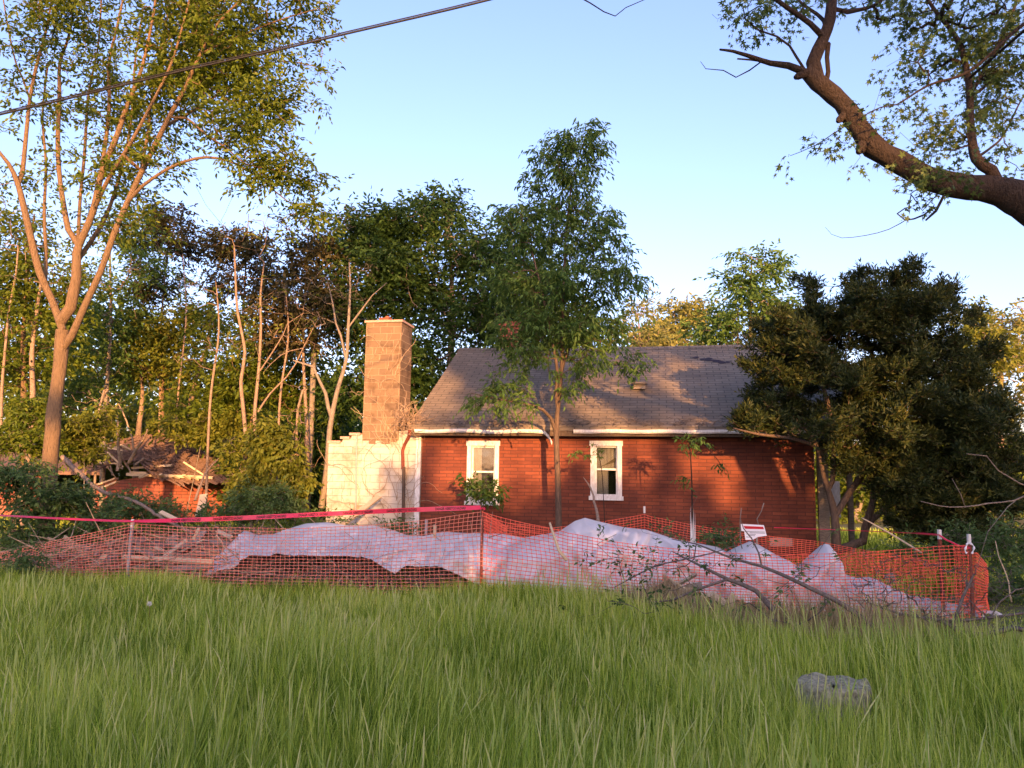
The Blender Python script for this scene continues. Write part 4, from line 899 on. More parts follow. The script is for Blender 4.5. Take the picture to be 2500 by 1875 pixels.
# --- centre tree in front of the house
D = 14.4
lm = [(LP((1366,1345,D),(1364,1290,D),(1362,1180,D),(1358,1060,D),(1362,1000,D),(1368,940,D),(1372,880,D),(1374,780,D),(1378,660,D),(1385,540,D),(1400,430,D),(1435,320,D)), [m(10,D),m(8.5,D),m(7,D),m(6.8,D),m(5.5,D),m(5,D),m(4.5,D),m(4,D),m(3.2,D),m(2.6,D),m(2,D),m(1,D)]),
      (LP((1354,1065,D),(1345,1020,D-.1),(1325,1000,D-.3),(1280,985,D-.5),(1220,975,D-.6),(1150,960,D-.7)), [m(5,D),m(4.5,D),m(4,D),m(3,D),m(2,D),m(1,D)]),
      (LP((1360,1010,D),(1357,960,D-.1),(1360,900,D-.2),(1345,820,D-.3),(1325,720,D-.4),(1300,620,D-.4),(1270,520,D-.4)), [m(5,D),m(4.5,D),m(4,D),m(3.5,D),m(3,D),m(2,D),m(1,D)]),
      (LP((1370,900,D),(1400,820,D+.1),(1430,720,D+.2),(1460,640,D+.2)), [m(4,D),m(3,D),m(2.5,D),m(1.5,D)])]
bl = [pb(1440,345,32,45,D,.4,.55), pb(1375,365,45,45,D,.5,.6), pb(1340,420,55,50,D,.6,.8), pb(1420,430,55,55,D,.6,1.0), pb(1330,510,75,60,D,.8,1.2), pb(1430,520,60,60,D,.8,1.1),
      pb(1290,580,80,50,D,.8,1.2), pb(1450,600,80,50,D,.9,1.2), pb(1370,600,80,60,D,1,.9), pb(1240,520,40,35,D,.4,.25), pb(1490,560,45,30,D,.4,.3), pb(1250,680,80,60,D,.9,1.2),
      pb(1380,700,110,70,D,1.1,1.6), pb(1490,680,80,60,D,.9,1.2), pb(1550,680,40,40,D,.5,.3), pb(1270,790,80,60,D-.2,.8,1.0), pb(1400,800,110,60,D,1.0,1.7), pb(1480,780,60,50,D,.7,.6),
      pb(1290,880,65,40,D-.3,.6,.5), pb(1440,870,90,35,D-.2,.8,.65), pb(1540,880,40,30,D-.2,.4,.22), pb(1180,960,75,32,D-.7,.5,.5), pb(1250,960,55,35,D-.6,.5,.25), pb(1230,1010,60,25,D-.6,.4,.15), pb(1400,930,60,25,D-.3,.4,.15)]
tree('leafy_tree', 'tall narrow green tree growing right in front of the brick wall', 'tree', lm[0][0][0], lm, blob_tips(bl, 1900, .14, 300), GBARK2, L_MID, tmpl=T_LEAF, nleaf=12, lsize=.108, spread=.09, droop=1.0, rroot=.08, rtip=.003, bias=P(1360,1070,D).z, up=.03, seg=.2, wide=.75)

# --- yew / juniper on the right
D = 13.7
lm = [(LP((2042,1345,D),(2040,1290,D),(2032,1230,D),(2010,1160,D-.1),(1995,1090,D-.2),(1960,1040,D-.3)), [m(11,D),m(10,D),m(8,D),m(6,D),m(4.5,D),m(3,D)]),
      (LP((2040,1260,D),(2075,1200,D),(2110,1150,D+.1),(2130,1060,D+.2),(2150,950,D+.2),(2110,800,D+.2),(2100,700,D+.2)), [m(9,D),m(8,D),m(8,D),m(7,D),m(6,D),m(4,D),m(2,D)]),
      (LP((2105,1345,D+.3),(2112,1290,D+.3),(2130,1230,D+.3),(2140,1140,D+.3),(2170,1040,D+.3),(2200,900,D+.3),(2210,760,D+.3)), [m(11,D),m(9.5,D),m(8,D),m(7,D),m(6,D),m(4,D),m(2,D)]),
      (LP((2115,1280,D+.3),(2190,1220,D+.2),(2260,1170,D+.1),(2330,1110,D)), [m(8,D),m(7,D),m(5,D),m(3,D)]),
      (LP((1995,1090,D-.2),(1930,1070,D-.6),(1850,1060,D-.9),(1790,1045,D-1.1)), [m(5,D),m(4,D),m(3,D),m(1.5,D)]),
      (LP((2030,1200,D),(2035,1100,D-.3),(2020,980,D-.4),(1980,860,D-.4)), [m(6,D),m(6,D),m(5,D),m(3,D)])]
bl = [pb(2105,690,22,45,D,.4,.5), pb(2060,720,35,35,D,.4,.5), pb(1985,700,32,38,D,.4,.5), pb(2205,690,42,45,D,.5,.8), pb(2270,740,45,45,D,.5,.7), pb(2310,720,25,30,D,.3,.3), pb(2120,790,120,70,D,1.1,2.4), pb(2270,830,110,80,D,1.1,2.2),
      pb(1990,800,90,60,D,.9,1.6), pb(1900,830,80,60,D-.2,.8,1.3), pb(1870,900,70,60,D-.2,.8,1.2), pb(2000,920,120,70,D-.3,1,2.0), pb(2160,930,120,80,D-.2,1.2,2.4), pb(2310,950,110,80,D,1.1,2.2), pb(2380,870,50,60,D,.7,.8),
      pb(1870,990,80,40,D-.3,.45,1.1),pb(1860,1040,55,20,D-.5,.3,.9), pb(1820,1035,60,28,D-.6,.35,.7), pb(1960,1040,90,45,D-.7,.9,1.4), pb(2100,1060,120,60,D-.5,1.1,1.9), pb(2250,1080,110,70,D-.3,1.1,1.9), pb(2390,1060,80,70,D,1,1.4), pb(2440,1010,40,60,D+.2,.7,.6),
      pb(2180,1170,90,55,D-.2,.9,1.1), pb(2320,1200,110,80,D,1,1.9), pb(2430,1180,60,80,D,.9,1.2), pb(2230,1270,60,50,D+.3,.7,.8), pb(2350,1300,90,50,D+.3,.8,1.2), pb(2090,1130,60,30,D-.4,.5,.4), pb(2430,1320,70,40,D+.3,.7,.7)]
tree('evergreen_tree', 'broad dark evergreen yew with several trunks at the right end of the house', 'evergreen', lm[0][0][0], lm, blob_tips(bl+[pb(2150,850,180,120,13.3,1.2,3),pb(2200,1000,200,120,13.3,1.2,3),pb(2300,1180,160,120,13.5,1.1,3),pb(2050,970,130,90,13.2,1,1.5),pb(2090,760,110,70,13.2,.9,1.8),pb(2200,780,130,70,13.3,1,2.2),pb(1960,830,90,80,13.1,.9,1.4),pb(2330,1020,120,140,13.4,1.1,2.6),pb(2130,1110,80,40,13.2,.5,1.0),pb(2210,1130,110,60,13.3,.7,1.3),pb(2270,1210,120,50,13.2,.6,1.6),pb(2390,1240,90,70,13.6,.8,1.8),pb(2230,1290,70,35,13.3,.5,.7),pb(2340,1310,110,40,13.2,.7,1.4),pb(2450,1130,60,90,13.4,.8,1.4),pb(2380,930,70,90,13.3,.9,1.4)], 8600, .085, 1050), GBARK2, L_YEW, tmpl=T_NEEDLE, nleaf=30, lsize=.085, spread=.05, droop=-.35, rroot=.09, rtip=.003, bias=P(2040,1210,D).z, up=.0, seg=.2, wide=1.2, upn=.2)

# --- big maple limb reaching in from the right
D = 7.0
mr = lambda p, Y=D: m(p, Y)*.88
lm = [([(6.6,6.6,-.3),(6.5,6.7,1.0),(6.3,6.8,2.6),tuple(P(2760,640,6.9)),tuple(P(2620,560,7)),tuple(P(2480,482,D)),tuple(P(2422,463,D)),tuple(P(2344,455,D)),tuple(P(2267,436,D)),tuple(P(2190,393,D)),tuple(P(2132,359,D)),tuple(P(2094,309,D)),tuple(P(2055,251,D)),tuple(P(1997,200,D)),tuple(P(1966,172,D))],
       [.38,.34,.32,.27,.23,mr(46),mr(39),mr(35),mr(33),mr(31),mr(32),mr(28),mr(25),mr(26),mr(21)]),
      (LP((1985,190,D),(1985,150,D),(2009,96,D),(2026,46,D),(2031,-10,D),(2040,-90,D)), [mr(22),mr(21),mr(17),mr(17),mr(15),mr(12)]),
      (LP((1985,185,D),(1925,160,D-.1),(1881,154,D-.1),(1824,135,D-.2),(1790,125,D-.2),(1758,121,D-.3)), [mr(13),mr(10),mr(8),mr(6),mr(4.5),mr(3)]),
      (LP((1870,152,D-.1),(1835,147,D-.1),(1800,144,D)), [mr(4),mr(3.5),mr(3)]),
      (LP((1852,150,D),(1830,172,D),(1797,189,D),(1766,172,D),(1723,168,D),(1710,150,D)), [mr(3),mr(2.5),mr(2),mr(1.8),mr(1.3),mr(.8)]),
      (LP((2022,104,D),(1978,58,D-.1),(1928,23,D-.2),(1889,-5,D-.3)), [mr(11),mr(8),mr(7),mr(6)]),
      (LP((2020,60,D),(1995,35,D+.2),(1959,10,D+.2),(1930,-20,D+.2)), [mr(9),mr(7),mr(6),mr(4)]),
      (LP((2025,200,D),(2022,175,D),(2019,140,D),(2022,105,D)), [mr(9),mr(7),mr(7),mr(8)]),
      (LP((1955,165,D),(1945,140,D),(1928,112,D),(1897,89,D),(1851,73,D),(1820,46,D),(1812,10,D)), [mr(5),mr(4.5),mr(4),mr(3.5),mr(3),mr(2.5),mr(1.5)]),
      (LP((2060,30,D),(2090,25,D+.2),(2130,15,D+.3),(2180,-20,D+.4)), [mr(9),mr(7),mr(5),mr(4)]),
      (LP((2455,445,D),(2420,415,D),(2383,386,D),(2370,309,D+.2),(2364,193,D+.3),(2337,96,D+.4),(2287,31,D+.5),(2240,-40,D+.6)), [mr(22),mr(18),mr(15),mr(11),mr(10),mr(8),mr(6),mr(4)]),
      (LP((2383,386,D),(2420,360,D+.4),(2450,330,D+.6),(2490,250,D+.8),(2530,180,D+.9)), [mr(5),mr(4),mr(4),mr(3),mr(2)]),
      (LP((2370,230,D+.3),(2420,140,D+.6),(2460,60,D+.9),(2490,-20,D+1)), [mr(8),mr(8),mr(7),mr(5)]),
      (LP((2560,40,D-.6),(2500,58,D-.6),(2402,147,D-.5),(2344,185,D-.5),(2267,208,D-.5),(2190,255,D-.5),(2150,262,D-.5),(2060,310,D-.5),(1990,355,D-.5),(1930,380,D-.5)), [mr(6),mr(5),mr(4),mr(4),mr(3),mr(2),mr(1.6),mr(1.3),mr(1.1),mr(.7)]),
      (LP((2306,478,D),(2285,515,D),(2260,538,D)), [mr(6),mr(4),mr(2.5)]),
      (LP((2300,490,D),(2255,525,D),(2210,538,D),(2190,522,D)), [mr(3),mr(3),mr(2.5),mr(2)]),
      (LP((2215,535,D),(2170,560,D),(2113,575,D),(2055,581,D),(2030,572,D),(2015,555,D)), [mr(1.6),mr(1.3),mr(1.2),mr(1),mr(.8),mr(.6)]),
      (LP((2062,285,D),(2050,292,D-.05),(2044,298,D-.05)), [mr(18),mr(11),mr(5)]),
      (LP((2112,350,D),(2102,364,D-.05),(2094,374,D-.05)), [mr(24),mr(15),mr(7)]),
      (LP((1965,180,D),(1950,185,D-.05),(1940,190,D-.05)), [mr(18),mr(12),mr(6)]),
      ([tuple(P(2760,640,6.9)), (6.6,6.2,4.2), (6.7,5.9,6.0), (6.5,5.8,8.0)], [.24,.22,.18,.1])]
bl = [pb(2400,60,100,60,D+.6,.9,2.4), pb(2330,130,70,60,D+.4,.7,.9), pb(2460,180,60,90,D+.5,.8,1.4), pb(2400,250,60,60,D+.4,.6,.7), pb(2270,60,60,40,D+.5,.5,.6), pb(2200,20,70,25,D+.3,.5,.5), pb(1850,20,60,22,D-.1,.5,.35), pb(1960,0,60,20,D,.4,.3),
      pb(2190,170,50,30,D-.3,.4,.22), pb(2250,290,60,25,D,.4,.25), pb(2170,270,30,20,D-.4,.3,.08), pb(2330,340,70,40,D+.2,.5,.5), pb(2470,350,40,60,D+.6,.5,.45), pb(2290,420,40,40,D-.4,.3,.15), pb(2250,490,45,20,D-.2,.3,.12),
      pb(2130,370,20,15,D-.4,.15,.05), pb(2040,340,30,20,D-.5,.2,.06), pb(2300,-80,260,60,D+.3,1.2,1.8)]
tp = blob_tips(bl, 620, .13, 150); tp = np.concatenate([tp, [tuple(P(1925,383,D-.5)), tuple(P(1965,352,D-.5)), tuple(P(1955,368,D-.5))]])
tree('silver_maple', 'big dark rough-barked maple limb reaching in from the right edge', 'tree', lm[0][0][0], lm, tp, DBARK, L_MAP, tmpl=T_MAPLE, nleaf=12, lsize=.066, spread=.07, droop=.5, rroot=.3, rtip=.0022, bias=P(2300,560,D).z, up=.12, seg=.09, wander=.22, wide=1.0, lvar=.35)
stick('hanging_twig', 'small bare twig dipping into the top edge of the sky', [(1413,-8,7.5),(1440,8,7.5),(1475,28,7.5),(1500,38,7.5),(1530,18,7.5),(1571,2,7.5),(1590,-8,7.5)], .008, DBARK, 5, cat='twig')

# --- background trees
BT = 'trees behind the house'
def bgtree(name, label, px, Y, blobs, n, barkm, leafm, trunkr=.09, nleaf=16, lsize=.13, spread=.2, clump=.3, limbs=None, tmpl=T_LEAF, low=.35, sub=None, lean=0, group=BT, **kw):
    g = G(px, Y); zs_ = max(b_[0][2]+b_[3]*.5 for b_ in blobs); cx = np.average([b_[0][0] for b_ in blobs], weights=[b_[4] for b_ in blobs])
    if limbs is None:
        x = g[0]; top = (cx, Y, zs_); pts = [g, (x+(cx-x)*.2+random.uniform(-.1,.1), Y, g[2]+(zs_-g[2])*.33), (x+(cx-x)*.6+random.uniform(-.2,.2), Y, g[2]+(zs_-g[2])*.66), top]
        limbs = [(pts, [trunkr, trunkr*.75, trunkr*.5, trunkr*.15])]
    zmin = g[2]+(zs_-g[2])*low
    kw.setdefault('rtip', .006); kw.setdefault('rroot', trunkr)
    return tree(name, label, 'tree', g, limbs, blob_tips(blobs, n, clump, sub), barkm, leafm, tmpl=tmpl, nleaf=nleaf, lsize=lsize, spread=spread, bias=zmin, group=group, seg=.4, minr=.007, **kw)
Y = 21
bgtree('dense_tree', 'large dense green tree peaking just left of the narrow centre tree', 1090, 22, [pb(1050,520,75,40,22,1.2,1.0),pb(1110,510,50,30,22,1,.6),pb(990,560,60,50,22,1.2,.9),pb(1080,620,120,80,22,2,2.5),pb(1180,640,90,70,22,1.8,1.6),pb(1010,700,110,80,22,2,2.2),pb(1150,760,120,80,22,2,2.4),pb(1060,860,130,80,22,1.8,2.2),pb(1200,600,60,50,22,1.2,.7)], 1500, GBARK, L_DK, .16, nleaf=15, lsize=.16, clump=.26, sub=230, droop=.5)
bgtree('dense_tree', 'dark green tree rising directly behind the block chimney', 900, 21, [pb(955,560,50,40,21,.9,.8),pb(880,580,70,50,21,1.2,1.1),pb(860,680,90,80,21,1.6,1.8),pb(960,680,70,80,21,1.4,1.4),pb(900,800,110,90,21,1.8,2.2),pb(980,900,80,90,21,1.4,1.6),pb(870,950,90,80,21,1.4,1.5),pb(1020,980,60,60,21,1,.8)], 1300, GBARK, L_DK, .13, nleaf=18, lsize=.15, clump=.26, sub=200)
bgtree('broadleaf_tree', 'mid green tree filling the gap behind the centre tree above the roof', 1300, 24, [pb(1290,700,110,80,24,1.8,2),pb(1230,780,90,70,24,1.5,1.5),pb(1370,790,90,60,24,1.5,1.3),pb(1450,800,50,40,24,1,.5)], 800, GBARK, L_DK, .13, nleaf=18, lsize=.17, clump=.3, sub=120)
for i, (px, blobs, lab) in enumerate([
    (390,[pb(420,540,60,35,25,.8,.9),pb(350,600,60,40,25,.9,.8),pb(450,600,70,60,25,1,1.4),pb(380,700,80,60,25,1,1.2)],'bronze-leaved tree above the collapsed shed, leftmost of the bronze ones'),
    (560,[pb(560,590,60,40,25,.8,1.1),pb(630,620,60,50,25,.9,1.1),pb(540,680,80,60,25,1,1.5),pb(650,700,70,60,25,1,1.2),pb(690,530,25,25,25,.3,.15)],'bronze-leaved tree in the middle of the left thicket'),
    (760,[pb(760,620,50,50,19.5,.8,.9),pb(740,720,80,70,19.5,1,1.6),pb(700,800,80,60,19.5,1,1.3),pb(800,800,60,60,19.5,.9,1)],'bronze and green tree left of the block chimney')]):
    bgtree('bronze_tree', lab, px, 25.2 if i < 2 else 19.5, blobs, 560, PBARK, L_BRZ if i < 2 else L_BRZ, .07, nleaf=17, lsize=.145, clump=.22, sub=110, spread=.15, low=.5)
bgtree('broadleaf_tree', 'green tree with yellow sunlit lower leaves above the collapsed shed', 400, 25, [pb(430,800,110,60,25,1.2,1.6),pb(380,870,110,60,25,1.2,1.8),pb(480,900,80,50,25,1,1),pb(330,800,60,50,25,1,.7)], 900, BARK, L_GOLD, .09, nleaf=15, lsize=.155, clump=.25, sub=130, low=.3)
bgtree('broadleaf_tree', 'green tree rising behind the trunk of the left tree', 60, 20, [pb(40,560,80,80,20,1.4,1.2),pb(30,700,90,80,20,1.5,1.5),pb(110,760,90,80,20,1.4,1.2),pb(50,880,110,80,20,1.5,1.8),pb(200,680,50,60,20,1,.4)], 900, BARK, L_LEFT, .11, nleaf=14, lsize=.14, clump=.25, sub=130)
bgtree('broadleaf_tree', 'airy tree with thin leaves between the left tree and bronze trees', 270, 23, [pb(310,540,50,60,23,1,.5),pb(250,760,90,90,23,1.5,1.4),pb(330,650,60,60,23,1,.6),pb(220,880,90,70,23,1.5,1.4),pb(180,980,90,50,23,1.2,1.1)], 650, GBARK, L_MID, .09, nleaf=13, lsize=.14, clump=.25, sub=110)
bgtree('broadleaf_tree', 'yellow-green sunlit tree behind the pale bare stems', 600, 22.5, [pb(560,830,120,80,22.5,1.4,1.8),pb(680,880,110,80,22.5,1.4,1.8),pb(600,950,140,70,22.5,1.4,2.2),pb(760,960,70,80,22.5,1.2,1.3),pb(500,1000,120,50,22.5,1.2,1.4)], 1150, BARK, L_LEFT, .09, nleaf=15, lsize=.15, clump=.26, sub=170, low=.2)
# pale bare stems of the thicket
ST = 'pale slender trunks in the left thicket'
for lab, pts, r in [
   ('pale crooked trunk leaning above the shed', [(463,1030,24.6),(470,960,24.6),(492,880,24.6),(505,850,24.6),(512,800,24.7),(520,740,24.7)], .13),
   ('tan trunk right of the shed roof', [(548,1110,24.4),(552,1010,24.4),(566,940,24.4),(552,860,24.5),(543,825,24.5)], .12),
   ('tallest pale forked stem in the thicket', [(600,1110,18),(596,1020,18),(588,930,18),(598,860,18),(580,760,18),(575,680,18),(572,600,18)], .085),
   ('straight pale stem beside the forked one', [(622,1130,18.1),(622,1010,18.1),(632,900,18.1),(637,800,18.1),(636,720,18.1),(645,640,18.1)], .08),
   ('slanting pale stem reaching up to the right', [(630,1005,18.1),(660,960,18.1),(700,920,18.1),(722,888,18.1),(740,850,18.1),(765,800,18.1)], .045),
   ('slim curved stem leaning from the forked stem', [(635,905,18.1),(665,860,18.1),(690,820,18.1),(702,790,18.1),(740,765,18.1)], .035),
   ('short tan trunk poking up behind the shed roof', [(338,1060,24.9),(345,1000,24.9),(348,950,24.9),(342,900,24.9)], .14),
   ('thin dark trunk at the far left edge', [(0,1080,19),(4,960,19),(12,860,19),(22,760,19),(40,660,19),(44,600,19)], .07),
   ('trunk behind the left tree, half in shade', [(75,1060,19.5),(80,960,19.5),(78,860,19.5),(90,760,19.5),(100,690,19.5)], .13)]:
    b0 = P(*pts[0]); g0 = (b0.x, b0.y, gz(b0.x, b0.y)-.1); q = [tuple(P(*p)) for p in pts]
    r = r*.62; rad = [r*1.1]+[r*(1-.62*i/(len(q)-1)) for i in range(len(q))]
    if 'slanting' in lab or 'slim curved' in lab: g0 = q[0]; q = q[1:]; rad = rad[1:]
    tips = [np.array(q[-1])+RNG.normal(size=3)*np.array([.7,.5,.5])+np.array([0,0,.5]) for _ in range(9)]+[np.array(q[len(q)//2])+RNG.normal(size=3)*np.array([.6,.4,.3])+np.array([0,0,.6]) for _ in range(5)]
    tree('slender_tree', lab, 'tree', g0, [([g0]+q, rad)], tips, PBARK, L_GOLD, nleaf=3, lsize=.11, spread=.15, rroot=.03, rtip=.005, bias=q[len(q)//2][2], seg=.25, group=ST, wander=.2)
# bare forked tree left of the chimney
lm = [(LP((785,1240,17.2),(800,1130,17.2),(805,1050,17.2),(822,960,17.2),(845,880,17.2),(850,800,17.2),(855,700,17.2),(852,640,17.2)), [.075,.07,.062,.052,.042,.035,.025,.012]),
      (LP((806,1025,17.2),(795,960,17.2),(780,930,17.2),(765,895,17.2),(716,880,17.2)), [.05,.04,.035,.03,.015]),
      (LP((845,870,17.2),(832,820,17.2),(820,790,17.2),(812,740,17.2),(800,690,17.2)), [.035,.03,.025,.02,.01]),
      (LP((850,800,17.2),(880,760,17.2),(910,720,17.2),(945,690,17.2)), [.03,.025,.015,.008])]
tree('bare_tree', 'leafless forked grey tree just left of the block chimney', 'tree', lm[0][0][0], lm, blob_tips([pb(830,680,90,70,17.2,.8),pb(760,800,60,70,17.2,.6)], 60, .2), GBARK, L_BRZ, nleaf=1, lsize=.08, rroot=.04, rtip=.004, bias=P(800,1000,17).z, seg=.25, wander=.15)
bl = [pb(790,540,90,70,20,.8),pb(730,560,50,60,20,.6),pb(860,520,30,40,20,.4)]
tree('bare_tree', 'fine twiggy leafless crown rising above the left thicket', 'tree', G(760,20), [([G(760,20), tuple(P(765,900,20)), tuple(P(770,700,20)), tuple(P(775,600,20))], [.09,.07,.04,.015])], blob_tips(bl, 150, .2), GBARK, None, nleaf=0, rroot=.04, rtip=.0055, bias=P(800,760,20).z, seg=.3, wander=.05, up=-.05)
for i, (px, top, wx, Y, lab) in enumerate(((440,560,60,23,'thin leafless sapling above the middle of the shed roof'),(520,620,70,18.3,'twiggy leafless sapling left of the forked pale stem'),(690,640,70,18.6,'twiggy leafless sapling right of the forked pale stem'),(735,900,40,17.6,'small leafless sapling low against the dark gap by the block wall'),(250,900,60,19,'twiggy leafless sapling just right of the left tree trunk'))):
    g = G(px, Y); tp_ = [g, tuple(P(px-8, 1000, Y)), tuple(P(px+14, (1000+top)/2, Y)), tuple(P(px+6, top+60, Y))]
    tree('bare_sapling', lab, 'sapling', g, [(tp_, [.035,.03,.022,.01])], blob_tips([pb(px,top+110,wx,100,Y,.7),pb(px,top+240,wx,80,Y,.6)], 55, .2), PBARK, L_LEFT, nleaf=6 if i % 2 else 0, lsize=.09, rroot=.03, rtip=.0045, bias=P(px,1050,Y).z, seg=.25, wander=.12, up=-.05, group=BT)
# right background
bgtree('broadleaf_tree', 'green tree with leafy spires above the roof next to the yew', 1850, 24, [pb(1810,680,45,40,24,.8,.5),pb(1870,670,35,35,24,.7,.5),pb(1800,640,18,25,24,.3,.15),pb(1845,640,14,28,24,.3,.15),pb(1888,650,14,30,24,.3,.12),pb(1830,750,90,60,24,1.3,1.5),pb(1900,780,60,60,24,1,1),pb(1760,800,60,40,24,1,.7)], 560, GBARK, L_MID, .12, nleaf=14, lsize=.16, clump=.2, sub=90)
bgtree('pale_tree', 'sunlit yellow-green tree far beyond the roof ridge', 1650, 38, [pb(1660,790,60,40,38,2,1.2),pb(1700,770,30,35,38,1.5,.6),pb(1600,820,50,30,38,2,.8),pb(1640,840,120,30,38,2.5,1.4)], 480, PBARK, L_FAR, .12, nleaf=12, lsize=.24, clump=.35, sub=80)
bgtree('pale_tree', 'sparse pale tree seen beside the right flank of the centre tree', 1560, 34, [pb(1560,760,35,45,34,1.2,.8),pb(1530,820,45,35,34,1.5,1),pb(1580,820,50,30,34,1.5,.9)], 260, PBARK, L_FAR, .1, nleaf=9, lsize=.2, clump=.35, sub=60)
bgtree('pale_tree', 'pale yellow-green tree at the right edge behind the yew', 2440, 32, [pb(2400,800,60,50,32,2,1),pb(2470,800,60,60,32,2,1.4),pb(2440,900,90,80,32,2.5,2),pb(2520,900,80,90,32,2.5,1.8),pb(2380,1000,90,60,32,2.5,1.2),pb(2480,1020,90,80,32,2.5,1.6)], 900, PBARK, L_FAR, .18, nleaf=11, lsize=.22, clump=.4, sub=150)
bgtree('pale_tree', 'bright yellow-green tree top peeking over the right shoulder of the yew', 2370, 30, [pb(2360,790,45,45,30,1.2,1),pb(2400,850,50,60,30,1.5,1.2)], 260, PBARK, L_GOLD, .12, nleaf=13, lsize=.2, clump=.3, sub=50)
bgtree('broadleaf_tree', 'green tree far behind the porch end of the house', 2080, 30, [pb(2050,1150,120,90,30,2.5,2),pb(2200,1150,140,110,30,2.5,2),pb(2400,1200,140,110,30,2.5,2),pb(2100,1250,160,60,30,2.5,1.5)], 650, GBARK, L_LEFT, .15, nleaf=12, lsize=.22, clump=.45, sub=130)
bgtree('broadleaf_tree', 'dark shaded tree filling the gap behind the block wall', 760, 23.5, [pb(760,1050,120,100,23.5,1.5,2),pb(850,1150,120,90,23.5,1.5,2),pb(650,1150,140,80,23.5,1.5,2)], 800, GBARK, L_DK, .12, nleaf=14, lsize=.19, clump=.35, sub=130, low=.05)
# distant wood beyond everything
def far_wood():
    n = 36000; ang = RNG.uniform(-.85,.85,n); rad = RNG.uniform(42,60,n); x = rad*np.sin(ang); y = rad*np.cos(ang)
    hmax = 4.6+1.4*np.sin(ang*9)+.9*np.sin(ang*23+1)+.5*np.sin(ang*51); hmax = hmax*np.where(ang < -.05, 1.6, 1.0); z = RNG.random(n)**.8*hmax
    pos = np.stack([x,y,z],1); ax = unit(RNG.normal(size=(n,3))+np.array([0,0,-.3])); o = leaves('far_wood', pos, ax, RNG.uniform(.35,.75,n), T_LEAF, L_LEFT, np.clip(RNG.normal(.45,.2,n),0,1), None, 1.5)
    props(o, 'low far-off belt of trees on the horizon', 'woodland', kind='stuff')
far_wood()
def undergrowth():
    rg = np.random.default_rng(41); n = 30000; y = rg.uniform(26.5, 29, n); x = rg.uniform(-20, -2.5, n); top = 3.4+.8*np.sin(x*1.3)+.5*np.sin(x*3.1+1)+.3*np.sin(x*7)
    z = -.4+rg.random(n)*(top+.4); cl = .5+.5*np.sin(x*2.7+z*2.1)*np.sin(z*3.3-x)
    o = leaves('undergrowth', np.stack([x,y,z],1), unit(rg.normal(size=(n,3))+np.array([0,0,-.3])), rg.uniform(.14,.28,n), T_LEAF, L_GOLD, np.clip(.1+.5*cl+rg.normal(0,.2,n),0,1), None, 1.4)
    props(o, 'dense sunlit undergrowth filling the wood behind the collapsed shed', 'undergrowth', kind='stuff')
undergrowth()

# ------------------------------------------------------------------ shrubs
SH = 'shrubs and undergrowth around the debris'
def shrub(label, px, Y, blobs, n, leafm=None, nleaf=14, lsize=.08, spread=.09, clump=.12, name='shrub', **kw):
    leafm = leafm or L_SHR
    g = G(px, Y); tips = blob_tips(blobs, n, clump); c = np.mean(tips, axis=0)
    limbs = [([g, (g[0]*.6+c[0]*.4, Y, g[2]+max(.12,(c[2]-g[2])*.4)), tuple(c)], [.02,.015,.008])]
    return tree(name, label, 'shrub', g, limbs, tips, GBARK, leafm, nleaf=nleaf, lsize=lsize, spread=spread, rroot=.02, rtip=.003, group=SH, seg=.15, bias=-9, names=('stem','foliage'), **kw)
shrub('big leafy grey-green bush at the left edge beside the trunk', 30, 12.6, [pb(20,1155,60,30,12.6,.5,1.0),pb(60,1190,60,30,12.6,.5,1.0),pb(30,1180,60,50,12.6,.5,1.2),pb(60,1240,80,60,12.6,.6,1.6),pb(10,1300,60,60,12.6,.5,1.2),pb(60,1330,60,40,12.4,.5,.8)], 420, lsize=.085)
shrub('leafy bush right of the left tree trunk', 200, 13.2, [pb(190,1210,60,40,13.2,.4,1),pb(230,1260,90,40,13.2,.5,1.4),pb(170,1310,60,40,13,.4,1)], 360)
shrub('low bush in front of the shed wall', 340, 14.5, [pb(330,1240,90,30,14.5,.5,1.4),pb(420,1262,90,25,14.5,.5,1.4)], 300)
shrub('leafy bush between shed and block wall', 620, 15, [pb(600,1230,80,35,15,.5,1.2),pb(680,1240,80,40,15,.5,1.4),pb(740,1265,60,30,15,.4,.8)], 380)
shrub('yellow-green sumac clump in front of the pale stems', 620, 16.8, [pb(655,1060,40,40,16.8,.4,1),pb(680,1090,50,60,16.8,.5,1.4),pb(710,1160,50,60,16.8,.5,1.4),pb(640,1170,45,45,16.8,.4,1.0)], 420, L_GOLD, lsize=.12, droop=1.0)
shrub('yellow-green bush under the right corner of the shed roof', 580, 17.5, [pb(590,1110,40,40,17.5,.5,1),pb(575,1180,30,40,17.5,.4,.8),pb(600,1200,50,40,17.5,.4,.8)], 260, L_GOLD, lsize=.1)
shrub('golden bush behind the left tree trunk', 230, 18, [pb(180,1060,60,40,18,.5,1),pb(260,1020,60,40,18,.6,.8),pb(190,1120,70,40,18,.5,.9)], 330, L_GOLD, lsize=.11)
shrub('sunlit bush at the far left under the dark trunk', 60, 17, [pb(50,1010,80,50,17,.7,1.1),pb(90,1080,80,50,17,.6,1.1)], 330, L_LEFT, lsize=.11)
shrub('tuft of yellow-green leaves behind the shed roof', 460, 21.5, [pb(470,1060,60,30,21.5,.5,1),pb(520,1040,60,35,21.5,.5,1),pb(410,1040,50,25,21.5,.5,.8)], 300, L_GOLD, lsize=.13)
shrub('small bush at the net foot on the far left', 40, 10.6, [pb(50,1385,45,30,10.6,.3,1),pb(15,1410,40,25,10.6,.3,.8)], 130, lsize=.06)
shrub('dark leafy plant growing before the left window', 1180, 14.6, [pb(1180,1195,28,24,14.6,.25,1),pb(1150,1190,18,14,14.6,.2,.4),pb(1195,1225,15,10,14.6,.15,.3)], 60, L_DK, nleaf=12, lsize=.10)
